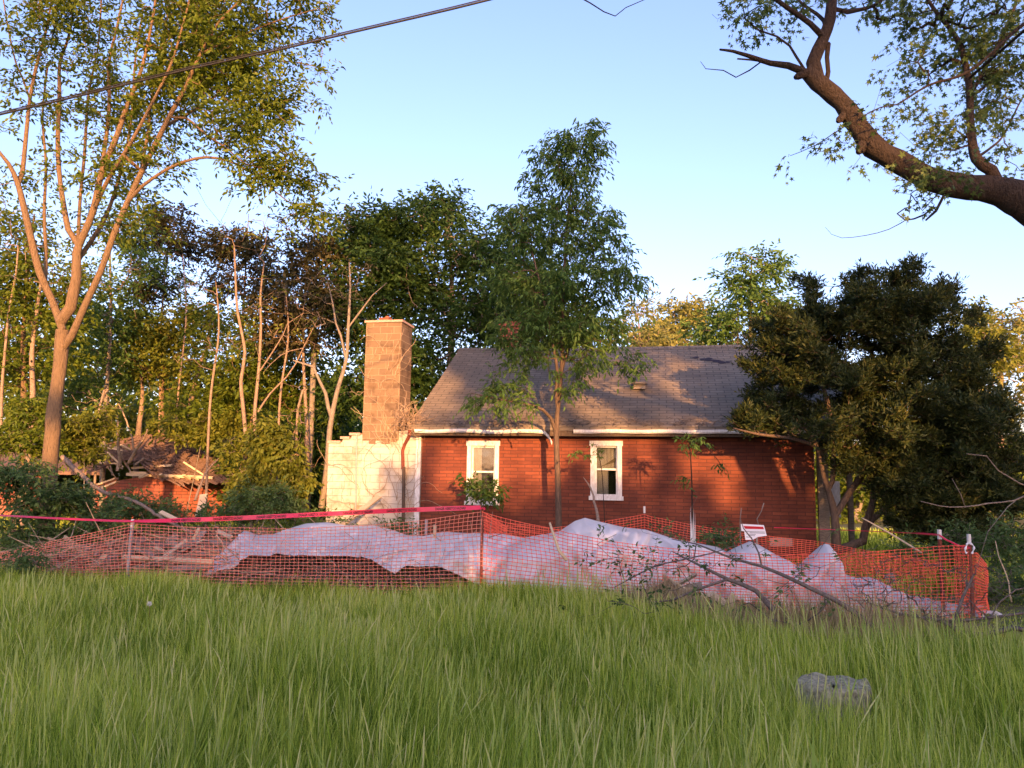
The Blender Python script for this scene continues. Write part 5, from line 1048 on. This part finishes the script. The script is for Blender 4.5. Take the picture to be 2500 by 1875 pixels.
shrub('undergrowth below the yew at the right', 2330, 11.5, [pb(2300,1330,120,40,12.2,.5,1.4),pb(2450,1340,70,60,11.5,.6,1.4),pb(2470,1430,50,40,10.5,.4,.9)], 380, L_SHR, lsize=.07)
shrub('low weeds between the netting and the brick wall', 1700, 12.6, [pb(1620,1300,40,20,12.6,.3,.6),pb(1760,1315,30,15,11.5,.3,.4)], 50, L_SHR, lsize=.07)
shrub('ragged weeds hiding the foot of the block wall', 860, 14.6, [pb(830,1290,60,20,14.6,.3,1),pb(960,1300,60,18,14.6,.3,1)], 90, L_SHR, lsize=.07)
# slender sapling with drooping leafy branch before the wall
lm = [(LP((1692,1330,12.7),(1690,1240,12.7),(1688,1150,12.7),(1684,1080,12.7),(1692,1062,12.7),(1720,1085,12.6),(1750,1120,12.5),(1770,1150,12.4)), [.016,.013,.011,.009,.008,.006,.005,.003])]
tree('sapling', 'slender sapling with a drooping leafy top in front of the brick wall', 'sapling', lm[0][0][0], lm, blob_tips([pb(1690,1075,16,22,12.7,.15,.8),pb(1725,1100,22,14,12.6,.15,.8),pb(1755,1135,20,22,12.5,.15,.9),pb(1682,1170,25,15,12.8,.15,.35)], 42, .06), DBARK, L_MID, nleaf=9, lsize=.085, spread=.05, droop=1.1, rroot=.01, rtip=.0025, bias=.9, seg=.12, wide=.7)
lm = [(LP((1478,1320,13.6),(1474,1230,13.6),(1470,1160,13.6),(1462,1110,13.6),(1455,1085,13.6)), [.010,.009,.008,.006,.004])]
tree('sapling', 'thin sapling with a few leaves over the right window', 'sapling', lm[0][0][0], lm, blob_tips([pb(1460,1095,22,18,13.6,.12),pb(1420,1110,25,14,13.6,.12,.7)], 18, .05), DBARK, L_MID, nleaf=7, lsize=.08, spread=.05, droop=.9, rroot=.008, rtip=.002, bias=1.2, seg=.12, wide=.7)
# ------------------------------------------------------------------ vines
def vines(name, label, specs, seed, mat=TWIG, d=-.1, leafm=None, n=0):
    rr = random.Random(seed); root = empty(name, HW(HL(*specs[0][:2]).x, 0, 0), label, 'vine'); ro = root.location; b = MB(); ends = []
    for (px, py, dx, dy, num, ln) in specs:
        for k in range(num):
            x = px+rr.uniform(-dx,dx); y = py+rr.uniform(-dy,dy); ang = rr.uniform(-.6,.6); pts = []
            for s in range(int(ln/8)):
                l = HL(x, y, d-rr.random()*.03); pts.append(HW(l.x, l.y, l.z)-ro); x += math.sin(ang)*8; y -= math.cos(ang)*8; ang += rr.uniform(-.45,.45)
            if len(pts) > 2: b.tube(pts, [.008*(1-.6*i/len(pts)) for i in range(len(pts))], 3, cap=False); ends.append(pts[-1])
    b.build('stem', mat, root)
    return root
vines('dead_vine', 'dry brown vines creeping over the block chimney and white wall', [(930,1240,60,50,12,200),(960,1080,35,30,16,120),(930,900,40,60,12,100),(985,1200,20,80,10,90)], 4)
b = MB(); rr = random.Random(9); c0 = HL(1000,1030,-.35); ro = HW(c0.x, c0.y, c0.z)
nest = empty('twig_tangle', ro, 'tangled nest of dead vine twigs where the gutter meets the chimney', 'vine tangle')
for k in range(170):
    p = Vector((rr.gauss(0,.16)-.05, rr.gauss(0,.09), rr.gauss(0,.13)+.02)); q = p+Vector((rr.uniform(-.1,.28),rr.uniform(-.1,.1),rr.uniform(-.12,.26))); mid = (p+q)/2+Vector([rr.gauss(0,.05) for _ in range(3)])
    b.tube([p,mid,q], [.006,.005,.003], 3, cap=False)
b.build('twigs', TWIG, nest)
b = MB(); rr = random.Random(19); c0 = HL(1150,1045,-.40); ro = HW(0, -.25, c0.z)
vt = empty('gutter_litter', ro, 'dead vine twigs and leaf litter lying along the gutter and lower roof', 'litter')
for k in range(420):
    x = rr.choice([rr.uniform(.1,2.4), rr.uniform(.1,6.5), rr.uniform(2.8,6.6)]); s = abs(rr.gauss(0,.045)); l = Vector((x, -.36+s*3, roofz(x,0)+s*2.0-.015+rr.uniform(0,.05)))
    p = HW(*l)-ro; q = p+Vector((rr.uniform(-.25,.25),rr.uniform(-.1,.1),rr.uniform(-.07,.09))); b.tube([p,(p+q)/2+Vector((0,0,rr.uniform(-.02,.03))),q], [.006,.005,.003], 3, cap=False)
b.build('twigs', DEADW, vt)

# ================================================================== GRASS
def grass_mesh(name, label, n_by, hfun, mat, seed, wmin=.0035, wmax=.0065, vfun=None, lean=.28, heads=0):
    rg = np.random.default_rng(seed); X = []; Yv = []
    for (y0, y1, dens) in n_by:
        wmid = .70*(y0+y1)/2+.8; n = int(dens*(y1-y0)*2*wmid); y = rg.uniform(y0, y1, n); x = rg.uniform(-1,1,n)*(.70*y+.8); X.append(x); Yv.append(y)
    x = np.concatenate(X); y = np.concatenate(Yv)
    # tufts: pull toward random centres
    x += .035*np.sin(x*37+y*11); y += .035*np.sin(y*41+x*7)
    h = hfun(x, y, rg); ok = h > .03; x, y, h = x[ok], y[ok], h[ok]; n = len(x)
    z0 = 0.03*np.sin(x*0.9+1.3)+0.03*np.sin(y*1.1+x*0.3)-.02
    az = rg.uniform(0, 2*np.pi, n); wind = np.stack([.10*np.sin(x*.7+y*.4)+.16*np.sin(x*4.3-y*3.7)*np.sin(x*1.9+y*5.1), .10*np.cos(x*1.1+y*3)], 1)
    ln = np.abs(rg.normal(0, lean, n)); ld = np.stack([np.cos(az), np.sin(az)], 1)*ln[:,None]+wind*.35
    wdt = rg.uniform(wmin, wmax, n)*(1+.09*np.maximum(y-4,0)); sa = rg.uniform(0, np.pi, n); side = np.stack([np.cos(sa*.0+rg.normal(0,.6,n)), np.sin(rg.normal(0,.6,n)), np.zeros(n)], 1)
    ts = [0,.4,.75,1.0] if not heads else [0,.7,.88,1.0]; ws = [1,.85,.5,.06] if not heads else [.6,.5,1.9,.3]; V = np.zeros((n, 8, 3))
    for i, (t, w_) in enumerate(zip(ts, ws)):
        c = np.stack([x+ld[:,0]*h*t**1.8, y+ld[:,1]*h*t**1.8, z0+h*(t-.32*(ln*t)**2*2)], 1)
        V[:, i*2] = c-side*(wdt*w_/1)[:,None]; V[:, i*2+1] = c+side*(wdt*w_/1)[:,None]
    F = np.array([[0,1,3,2],[2,3,5,4],[4,5,7,6]]); F = (F[None]+(np.arange(n)*8)[:,None,None]).reshape(-1,4)
    patch = .5+.5*np.sin(x*1.9+np.sin(y*1.3)*1.5)*np.sin(y*1.6+1+np.sin(x*.8))
    val = np.clip(.16+.34*patch+rg.normal(0,.30,n), 0, 1)
    if vfun is not None: val = vfun(x, y, val, rg)
    o = np_mesh(name, V.reshape(-1,3), F, mat, np.repeat(val, 8)); props(o, label, 'grass', kind='stuff'); return o
def hgrass(x, y, rg):
    base = .44+.09*np.sin(x*1.3+.7)*np.sin(y*.9)+.06*np.sin(x*3.1+y*2.2); base *= np.clip(1.2-.052*(y-2), .60, 1.2)
    h = base*rg.uniform(.55,1.12,len(x)); lim = np.interp(x, [-9,-5,0,1.5,3,4,5,9], [11.3,10.6,10.0,9.3,8.2,7.6,7.2,7.0])
    h = np.where(y > lim, h*np.clip(.5-.2*(y-lim), .12, .5), h)
    sx, sy = st.x, 5.2; dd = ((x-sx)/.25)**2+((y-sy)/.23)**2; h = np.where(dd < 1, 0, h); fr = (np.abs(x-sx*y/sy) < .30)&(y < sy)&(y > sy-.55); h = np.where(fr, h*.92, h)
    return h
grass_mesh('grass', 'tall lush green grass filling the foreground', [(1.7,3.2,3000),(3.2,5,3000),(5,7,2500),(7,9,2100),(9,11.6,1700)], hgrass, G_MAT, 11, .0020, .0046, lean=.30)
grass_mesh('coarse_grass', 'scattered broad yellow-green blades among the finer grass', [(1.9,5,260),(5,9,200)], lambda x, y, rg: hgrass(x, y, rg)*rg.uniform(.75,1.1,len(x)), G_BRD, 17, .0045, .0075, lean=.6)
def hseed(x, y, rg): return hgrass(x, y, rg)*rg.uniform(1.1,1.45,len(x))
grass_mesh('tall_grass_stems', 'taller pale seeding grass stems rising through the green grass', [(2,5,200),(5,9,190)], hseed, G_SEED, 12, .0011, .0020, lean=.22, heads=1)
def hdry(x, y, rg):
    a = np.exp(-((x-1.75)/.75)**2-((y-8.9)/.5)**2)*.85+np.exp(-((x-3.4)/1.3)**2-((y-7.4)/.6)**2)*.95+np.exp(-((x-2.6)/1.0)**2-((y-8.2)/.4)**2)*.5+np.exp(-((x-.9)/1.3)**2-((y-9.6)/.3)**2)*.3
    return np.where(rg.random(len(x)) < a*1.2, (.2+.5*a)*rg.uniform(.6,1.2,len(x)), 0)
grass_mesh('dry_grass', 'mound of dry straw-coloured grass around the fallen branches', [(6.4,10.4,2800)], hdry, G_DRY, 13, .0022, .004, lean=.75)
def hback(x, y, rg): return np.where((y > 11) & (rg.random(len(x)) < .9), rg.uniform(.12,.32,len(x)), 0)
grass_mesh('weeds', 'short rough weeds covering the yard behind the netting', [(11,15.5,420),(15.5,24,160)], hback, G_MAT, 14, .006, .011, lean=.5)
# clover-like plants in the grass
def leafplant(name, label, px, py, Y, r, n, size, hz):
    c = P(px, py, Y); a = RNG.normal(size=(n,3))*np.array([r,r*.6,hz]); pos = a+np.array([0,0,0]); ax = unit(RNG.normal(size=(n,3))*np.array([1,1,.3]))
    o = leaves(name, pos, ax, RNG.uniform(.7,1.2,n)*size, T_LEAF, L_GOLD, np.clip(RNG.normal(.2,.15,n),0,1), None, 1.7, upn=2.0); o.location = c; props(o, label, 'weed', kind='stuff'); return o
# dandelion clock
dc = P(365,1474,7.6); dn = empty('dandelion', (dc.x, 7.6, 0), 'single white dandelion seed head in the grass on the left', 'dandelion')
b = MB(); b.tube([(0,0,0),(.01,0,dc.z*.5),(0,0,dc.z)], .003, 5); b.build('stem', G_DRY, dn)
b = MB()
for k in range(90):
    d = Vector([random.gauss(0,1) for _ in range(3)]).normalized(); b.tube([Vector((0,0,dc.z)), Vector((0,0,dc.z))+d*.024], [.0006,.0018], 3)
b.build('seed_head', WTIP, dn)
dy = P(2450,1552,7.6); dn = empty('dandelion', (dy.x, 7.6, 0), 'tiny yellow dandelion flower in the grass at the right edge', 'dandelion')
YEL = noisy('yellow_petal', (.7,.5,.02), (.8,.62,.05), 9, .6, 0)
b = MB(); b.tube([(0,0,0),(.01,0,dy.z*.5),(0,0,dy.z)], .003, 5); b.build('stem', G_DRY, dn)
b = MB()
for k in range(40):
    a = k*2.4; b.beam((0,0,dy.z), (.020*math.cos(a),.020*math.sin(a)-.006,dy.z+.012*math.sin(k*.7)), .005,.002)
b.build('flower', YEL, dn)

# ================================================================== TREES ACROSS THE ROAD (behind the viewer; unseen, crowns shaped to cast the dappled evening shade)
YC = -25.0; TA = math.tan(SUN_EL)/math.cos(SUN_AZ); TX = math.tan(SUN_AZ)
def sunplane(p):   # follow the ray toward the sun to the plane y = YC
    d = p[1]-YC; return (p[0]+d*TX, p[2]+d*TA)
smp = []
def lit(px, py, Y, v): 
    s, t = sunplane(P(px, py, Y)); smp.append((s, t, v))
def wl(px, py, v, d=0): 
    l = HL(px, py, d); s, t = sunplane(HW(l.x, l.y, l.z)); smp.append((s, t, v))
for Yg in (2.6,3.5,4.5,5.5,6.5,7.5,8.5,9.5,10.5,11.5):
    for k in range(-5,6):
        x = k*.17*Yg; s, t = sunplane((x, Yg, .35)); smp.append((s, t, 0)); s, t = sunplane((x, Yg, .9)); smp.append((s, t, 0))
for px in range(540,2450,90): lit(px, 1300, 11, 0); lit(px, 1360, 10.5, 0)
# brick wall
for px,py,v in ((1045,1080,.25),(1050,1130,.1),(1050,1200,.0),(1090,1160,.8),(1110,1110,.6),(1110,1180,.8),(1080,1250,0),(1240,1090,.9),(1300,1090,.9),(1250,1150,.85),(1320,1150,.7),(1250,1210,.3),(1330,1220,0),(1280,1260,0),
                (1400,1090,.5),(1420,1150,.3),(1400,1200,0),(1460,1075,.3),(1480,1130,.3),(1500,1200,0),(1520,1070,.95),(1540,1110,.9),(1550,1150,.8),(1500,1100,.5),(1590,1080,0),(1620,1120,0),(1600,1180,0),(1640,1090,0),(1640,1180,0),
                (1700,1080,.8),(1740,1090,1),(1770,1120,1),(1700,1150,.5),(1740,1170,.7),(1815,1100,.4),(1810,1160,.3),(1860,1100,1),(1900,1130,1),(1940,1110,1),(1880,1190,.6),(1950,1180,.6),(1720,1230,0),(1800,1240,0),(1900,1250,0),(1960,1250,0)): wl(px,py,v)
for px in range(1030,2000,70): wl(px,1300,0)
# white wall + chimney
for px,py,v in ((820,1100,1),(850,1150,1),(830,1220,1),(880,1100,1),(900,1170,1),(870,1240,.7),(850,1280,.5),(940,1100,1),(930,1180,.4),(960,1160,0),(960,1230,0),(920,1250,.1),(1000,1100,.9),(1010,1150,.3),(1000,1200,0),(1000,1280,0),
                (910,1030,1),(970,1030,1),(910,960,1),(960,960,1),(910,900,1),(980,900,1),(930,870,.9),(910,840,1),(980,860,.7),(980,820,1),(910,800,1),(960,790,.9),(945,830,.7)): wl(px,py,v)
# roof
def rl(px, py, v):
    # intersect with front roof slope
    dr = f_ + r_*((px-1250)/FPX) - u_*((py-937.5)/FPX); o = Vector((0,0,EYE)); z0 = roofz(3,0); A0 = HW(0,-.32,z0); sl = (rz_-z0)/(RY+.32); nn = (Vector((0,0,1))-hn*sl)
    t = (A0-o).dot(nn)/dr.dot(nn); q = o+dr*t; s, tt = sunplane(q); smp.append((s, tt, v))
for px,py,v in ((1130,870,0),(1180,870,0),(1110,910,0),(1080,930,.7),(1060,960,1),(1040,1000,1),(1030,1035,1),(1070,1020,.8),(1100,980,.7),(1100,1030,.5),(1140,960,.1),(1150,1000,.1),(1160,930,0),(1200,1000,.3),(1210,1035,.8),(1260,1030,.9),(1300,1035,.9),(1250,980,.2),(1220,900,0),
                (1300,900,0),(1400,880,0),(1500,870,0),(1600,860,0),(1450,920,0),(1380,960,.2),(1420,980,.95),(1460,1000,1),(1500,1025,1),(1470,975,.9),(1530,1035,.9),(1410,1030,0),(1380,1010,0),(1520,970,0),(1550,1000,0),(1570,930,.5),(1585,960,.5),(1590,990,.2),(1560,1040,.1),
                (1650,880,.5),(1650,910,1),(1670,930,1),(1690,930,.9),(1670,960,.9),(1640,900,.9),(1610,900,0),(1620,960,0),(1620,1000,.3),(1630,1030,.5),(1660,1000,0),(1680,1040,0),(1720,930,0),(1730,970,.0),(1750,980,.9),(1730,1010,1),(1760,1010,1),(1770,1040,.9),(1720,1040,.9),(1800,980,0),(1800,900,0),(1750,900,0),(1700,870,0),(1840,960,0),(1830,1020,.3),(1800,850,0),(1700,845,0)): rl(px,py,v)
# centre tree
for px,py,v in ((1440,350,.25),(1370,400,.1),(1420,480,.05),(1320,520,.15),(1290,600,.1),(1450,600,0),(1380,700,.1),(1250,700,.15),(1490,700,0)): lit(px,py,14.2,v)
# left tree
for px,py,v in ((110,1300,0),(118,1200,0),(130,1080,0),(130,1000,.05),(138,960,.2),(145,915,1),(150,850,1),(150,780,1),(110,700,1),(180,700,1),(230,700,1),(60,540,1),(170,600,1),(220,540,1),(300,520,1),(150,400,.8),(50,400,.8),(260,400,.8),(370,370,.8),(100,200,.5),(260,200,.5),(420,200,.8),(600,150,.8),(700,60,.8),(450,60,.8),(200,60,.6),(600,340,.7),(700,430,.7),(780,540,.6),(50,60,.6)): lit(px,py,13.8,v)
for px,py,v in ((40,1180,0),(60,1280,0),(200,1220,.1),(230,1290,.05),(330,1240,.25),(450,1240,.3)): lit(px,py,13.5,v)
for px,py,v in ((600,1150,.7),(700,1170,.4),(640,1230,.2),(600,1060,.9),(650,950,.9),(560,950,.9),(580,800,.9),(640,800,.8),(720,900,.8),(800,1060,.6),(820,960,.6),(850,850,.7),(720,1060,.6)): lit(px,py,17.5,v)
for px,py,v in ((260,1110,1),(330,1090,1),(420,1100,.8),(500,1140,.6),(300,1180,1),(350,1190,1),(420,1190,.9),(500,1190,.7),(320,1230,.7),(540,1190,.4)): lit(px,py,21.5,v)
for px,py,v in ((60,1000,.7),(60,850,.7),(200,950,.6),(200,1060,.8),(380,860,.9),(450,800,.8),(400,620,.4),(550,640,.4),(680,680,.45),(760,720,.4),(700,900,.8),(600,950,.8),(450,1000,.9)): lit(px,py,20,v)
for px,py,v in ((880,620,.4),(960,600,.45),(900,800,.3),(1060,560,.5),(1060,700,.3),(1180,700,.2),(1040,850,.0),(980,950,.05)): lit(px,py,21.5,v)
# yew
for px,py,v in ((2100,700,0),(2200,700,.05),(2280,760,0),(1990,720,.05),(2100,800,.05),(2260,850,0),(2370,900,0),(2030,850,.2),(1960,920,.4),(2080,920,.55),(2150,900,.4),(2150,980,.6),(2000,1080,.8),(2120,1100,.6),(2050,1000,.5),(1960,1000,.6),(1900,1010,.6),(1820,1040,.9),(2060,1060,.8),(2180,1060,.6),(2260,960,.1),(2300,1050,.25),(2240,1120,.2),(2400,1050,.1),(2420,1000,0),(2050,1130,.5),(2130,1160,.3),(2300,1180,.1),(2400,1180,0),(2200,1250,0),(2350,1280,0),(2040,1240,0),(2110,1290,0)): lit(px,py,12.8,v)
# maple limb
for px,py,v in ((2015,90,.5),(2095,310,.8),(2210,395,1),(2250,400,.6),(2450,480,.5),(2340,450,0),(2300,445,0),(2400,465,0),(2380,380,.5),(2420,120,.4),(2450,250,.2)): lit(px,py,7,v)
SM = np.array(smp)
s0, s1 = SM[:,0].min()-3, SM[:,0].max()+3; t0, t1 = 2.2, 17.0
def caster_trees():
    rg = np.random.default_rng(21); nC = 15000; LW = np.where(SM[:,2] > .6, .36, 1.0)
    cand = np.stack([rg.uniform(s0, s1, nC), rg.uniform(t0, t1, nC)], 1); keep = []
    for c in cand:
        j = c+rg.normal(0, .05, 2); d2 = ((SM[:,:2]-j)**2).sum(1)*LW; k = np.argsort(d2)[:3]; wq = 1/(d2[k]+.02)**1.5; v = (SM[k,2]*wq).sum()/wq.sum(); dmin = d2[k[0]]
        if dmin > 4.0: v = .75 if c[1] > 6 else .0
        if v < .25: pr = 1.0
        elif v > .62: pr = 0.0
        else: pr = (1-v)*.4
        keep.append(rg.random() < pr)
    C_ = cand[np.array(keep)]
    nt_ = 7; edges = np.linspace(s0, s1, nt_+1)
    labs = ['leafmost', 'second', 'third', 'fourth', 'fifth', 'sixth', 'last']
    for i in range(nt_):
        sel = C_[(C_[:,0] >= edges[i]) & (C_[:,0] < edges[i+1])]
        if len(sel) < 5: continue
        per = 11; cen = np.repeat(sel, per, axis=0); n = len(cen); y = YC+rg.uniform(-1.5,1.5,n); off = rg.normal(0,.07,(n,2))
        # stay on the same sun ray whatever the depth inside the crown
        pos = np.stack([cen[:,0]+off[:,0]-(y-YC)*TX, y, cen[:,1]+off[:,1]-(y-YC)*TA], 1)
        xm = (edges[i]+edges[i+1])/2; root = empty('roadside_tree', (xm, YC, 0), '%s leafy tree of the unseen row across the road, crown shaped for its shade' % ('leftmost','second','third','fourth','fifth','sixth','rightmost')[i], 'tree', 'trees across the road')
        pos -= np.array([xm, YC, 0]); b = MB(); b.tube([(0,0,-.1),(.1,0,3),(-.1,.1,6),(0,0,9)], [.3,.24,.16,.05], 8); b.build('trunk', GBARK, root)
        ax = unit(rg.normal(size=(n,3))+np.array([0,0,-.4])); leaves('crown', pos, ax, rg.uniform(.18,.32,n), T_LEAF, L_LEFT, np.clip(rg.normal(.4,.2,n),0,1), root, 1.5, upn=0.0)
caster_trees()
def shade_hedge():  # added out of view: dense leaves block stray low sun from the grass
    rg = np.random.default_rng(31); n = 26000; y = YC+2.2+rg.uniform(-.6,.6,n); x = rg.uniform(s0-2, s1+2, n)-2.2*TX; z = rg.random(n)*(5.05+.15*np.sin(x*2.1)+.1*np.sin(x*5.3))
    o = leaves('shade_hedge', np.stack([x,y,z],1), unit(rg.normal(size=(n,3))), rg.uniform(.3,.5,n), T_LEAF, L_LEFT, np.clip(rg.normal(.4,.2,n),0,1), None, 1.4, upn=0.0); props(o, 'unseen leaf screen added behind the viewer to keep low sun off the grass', 'shade_hedge')
shade_hedge()
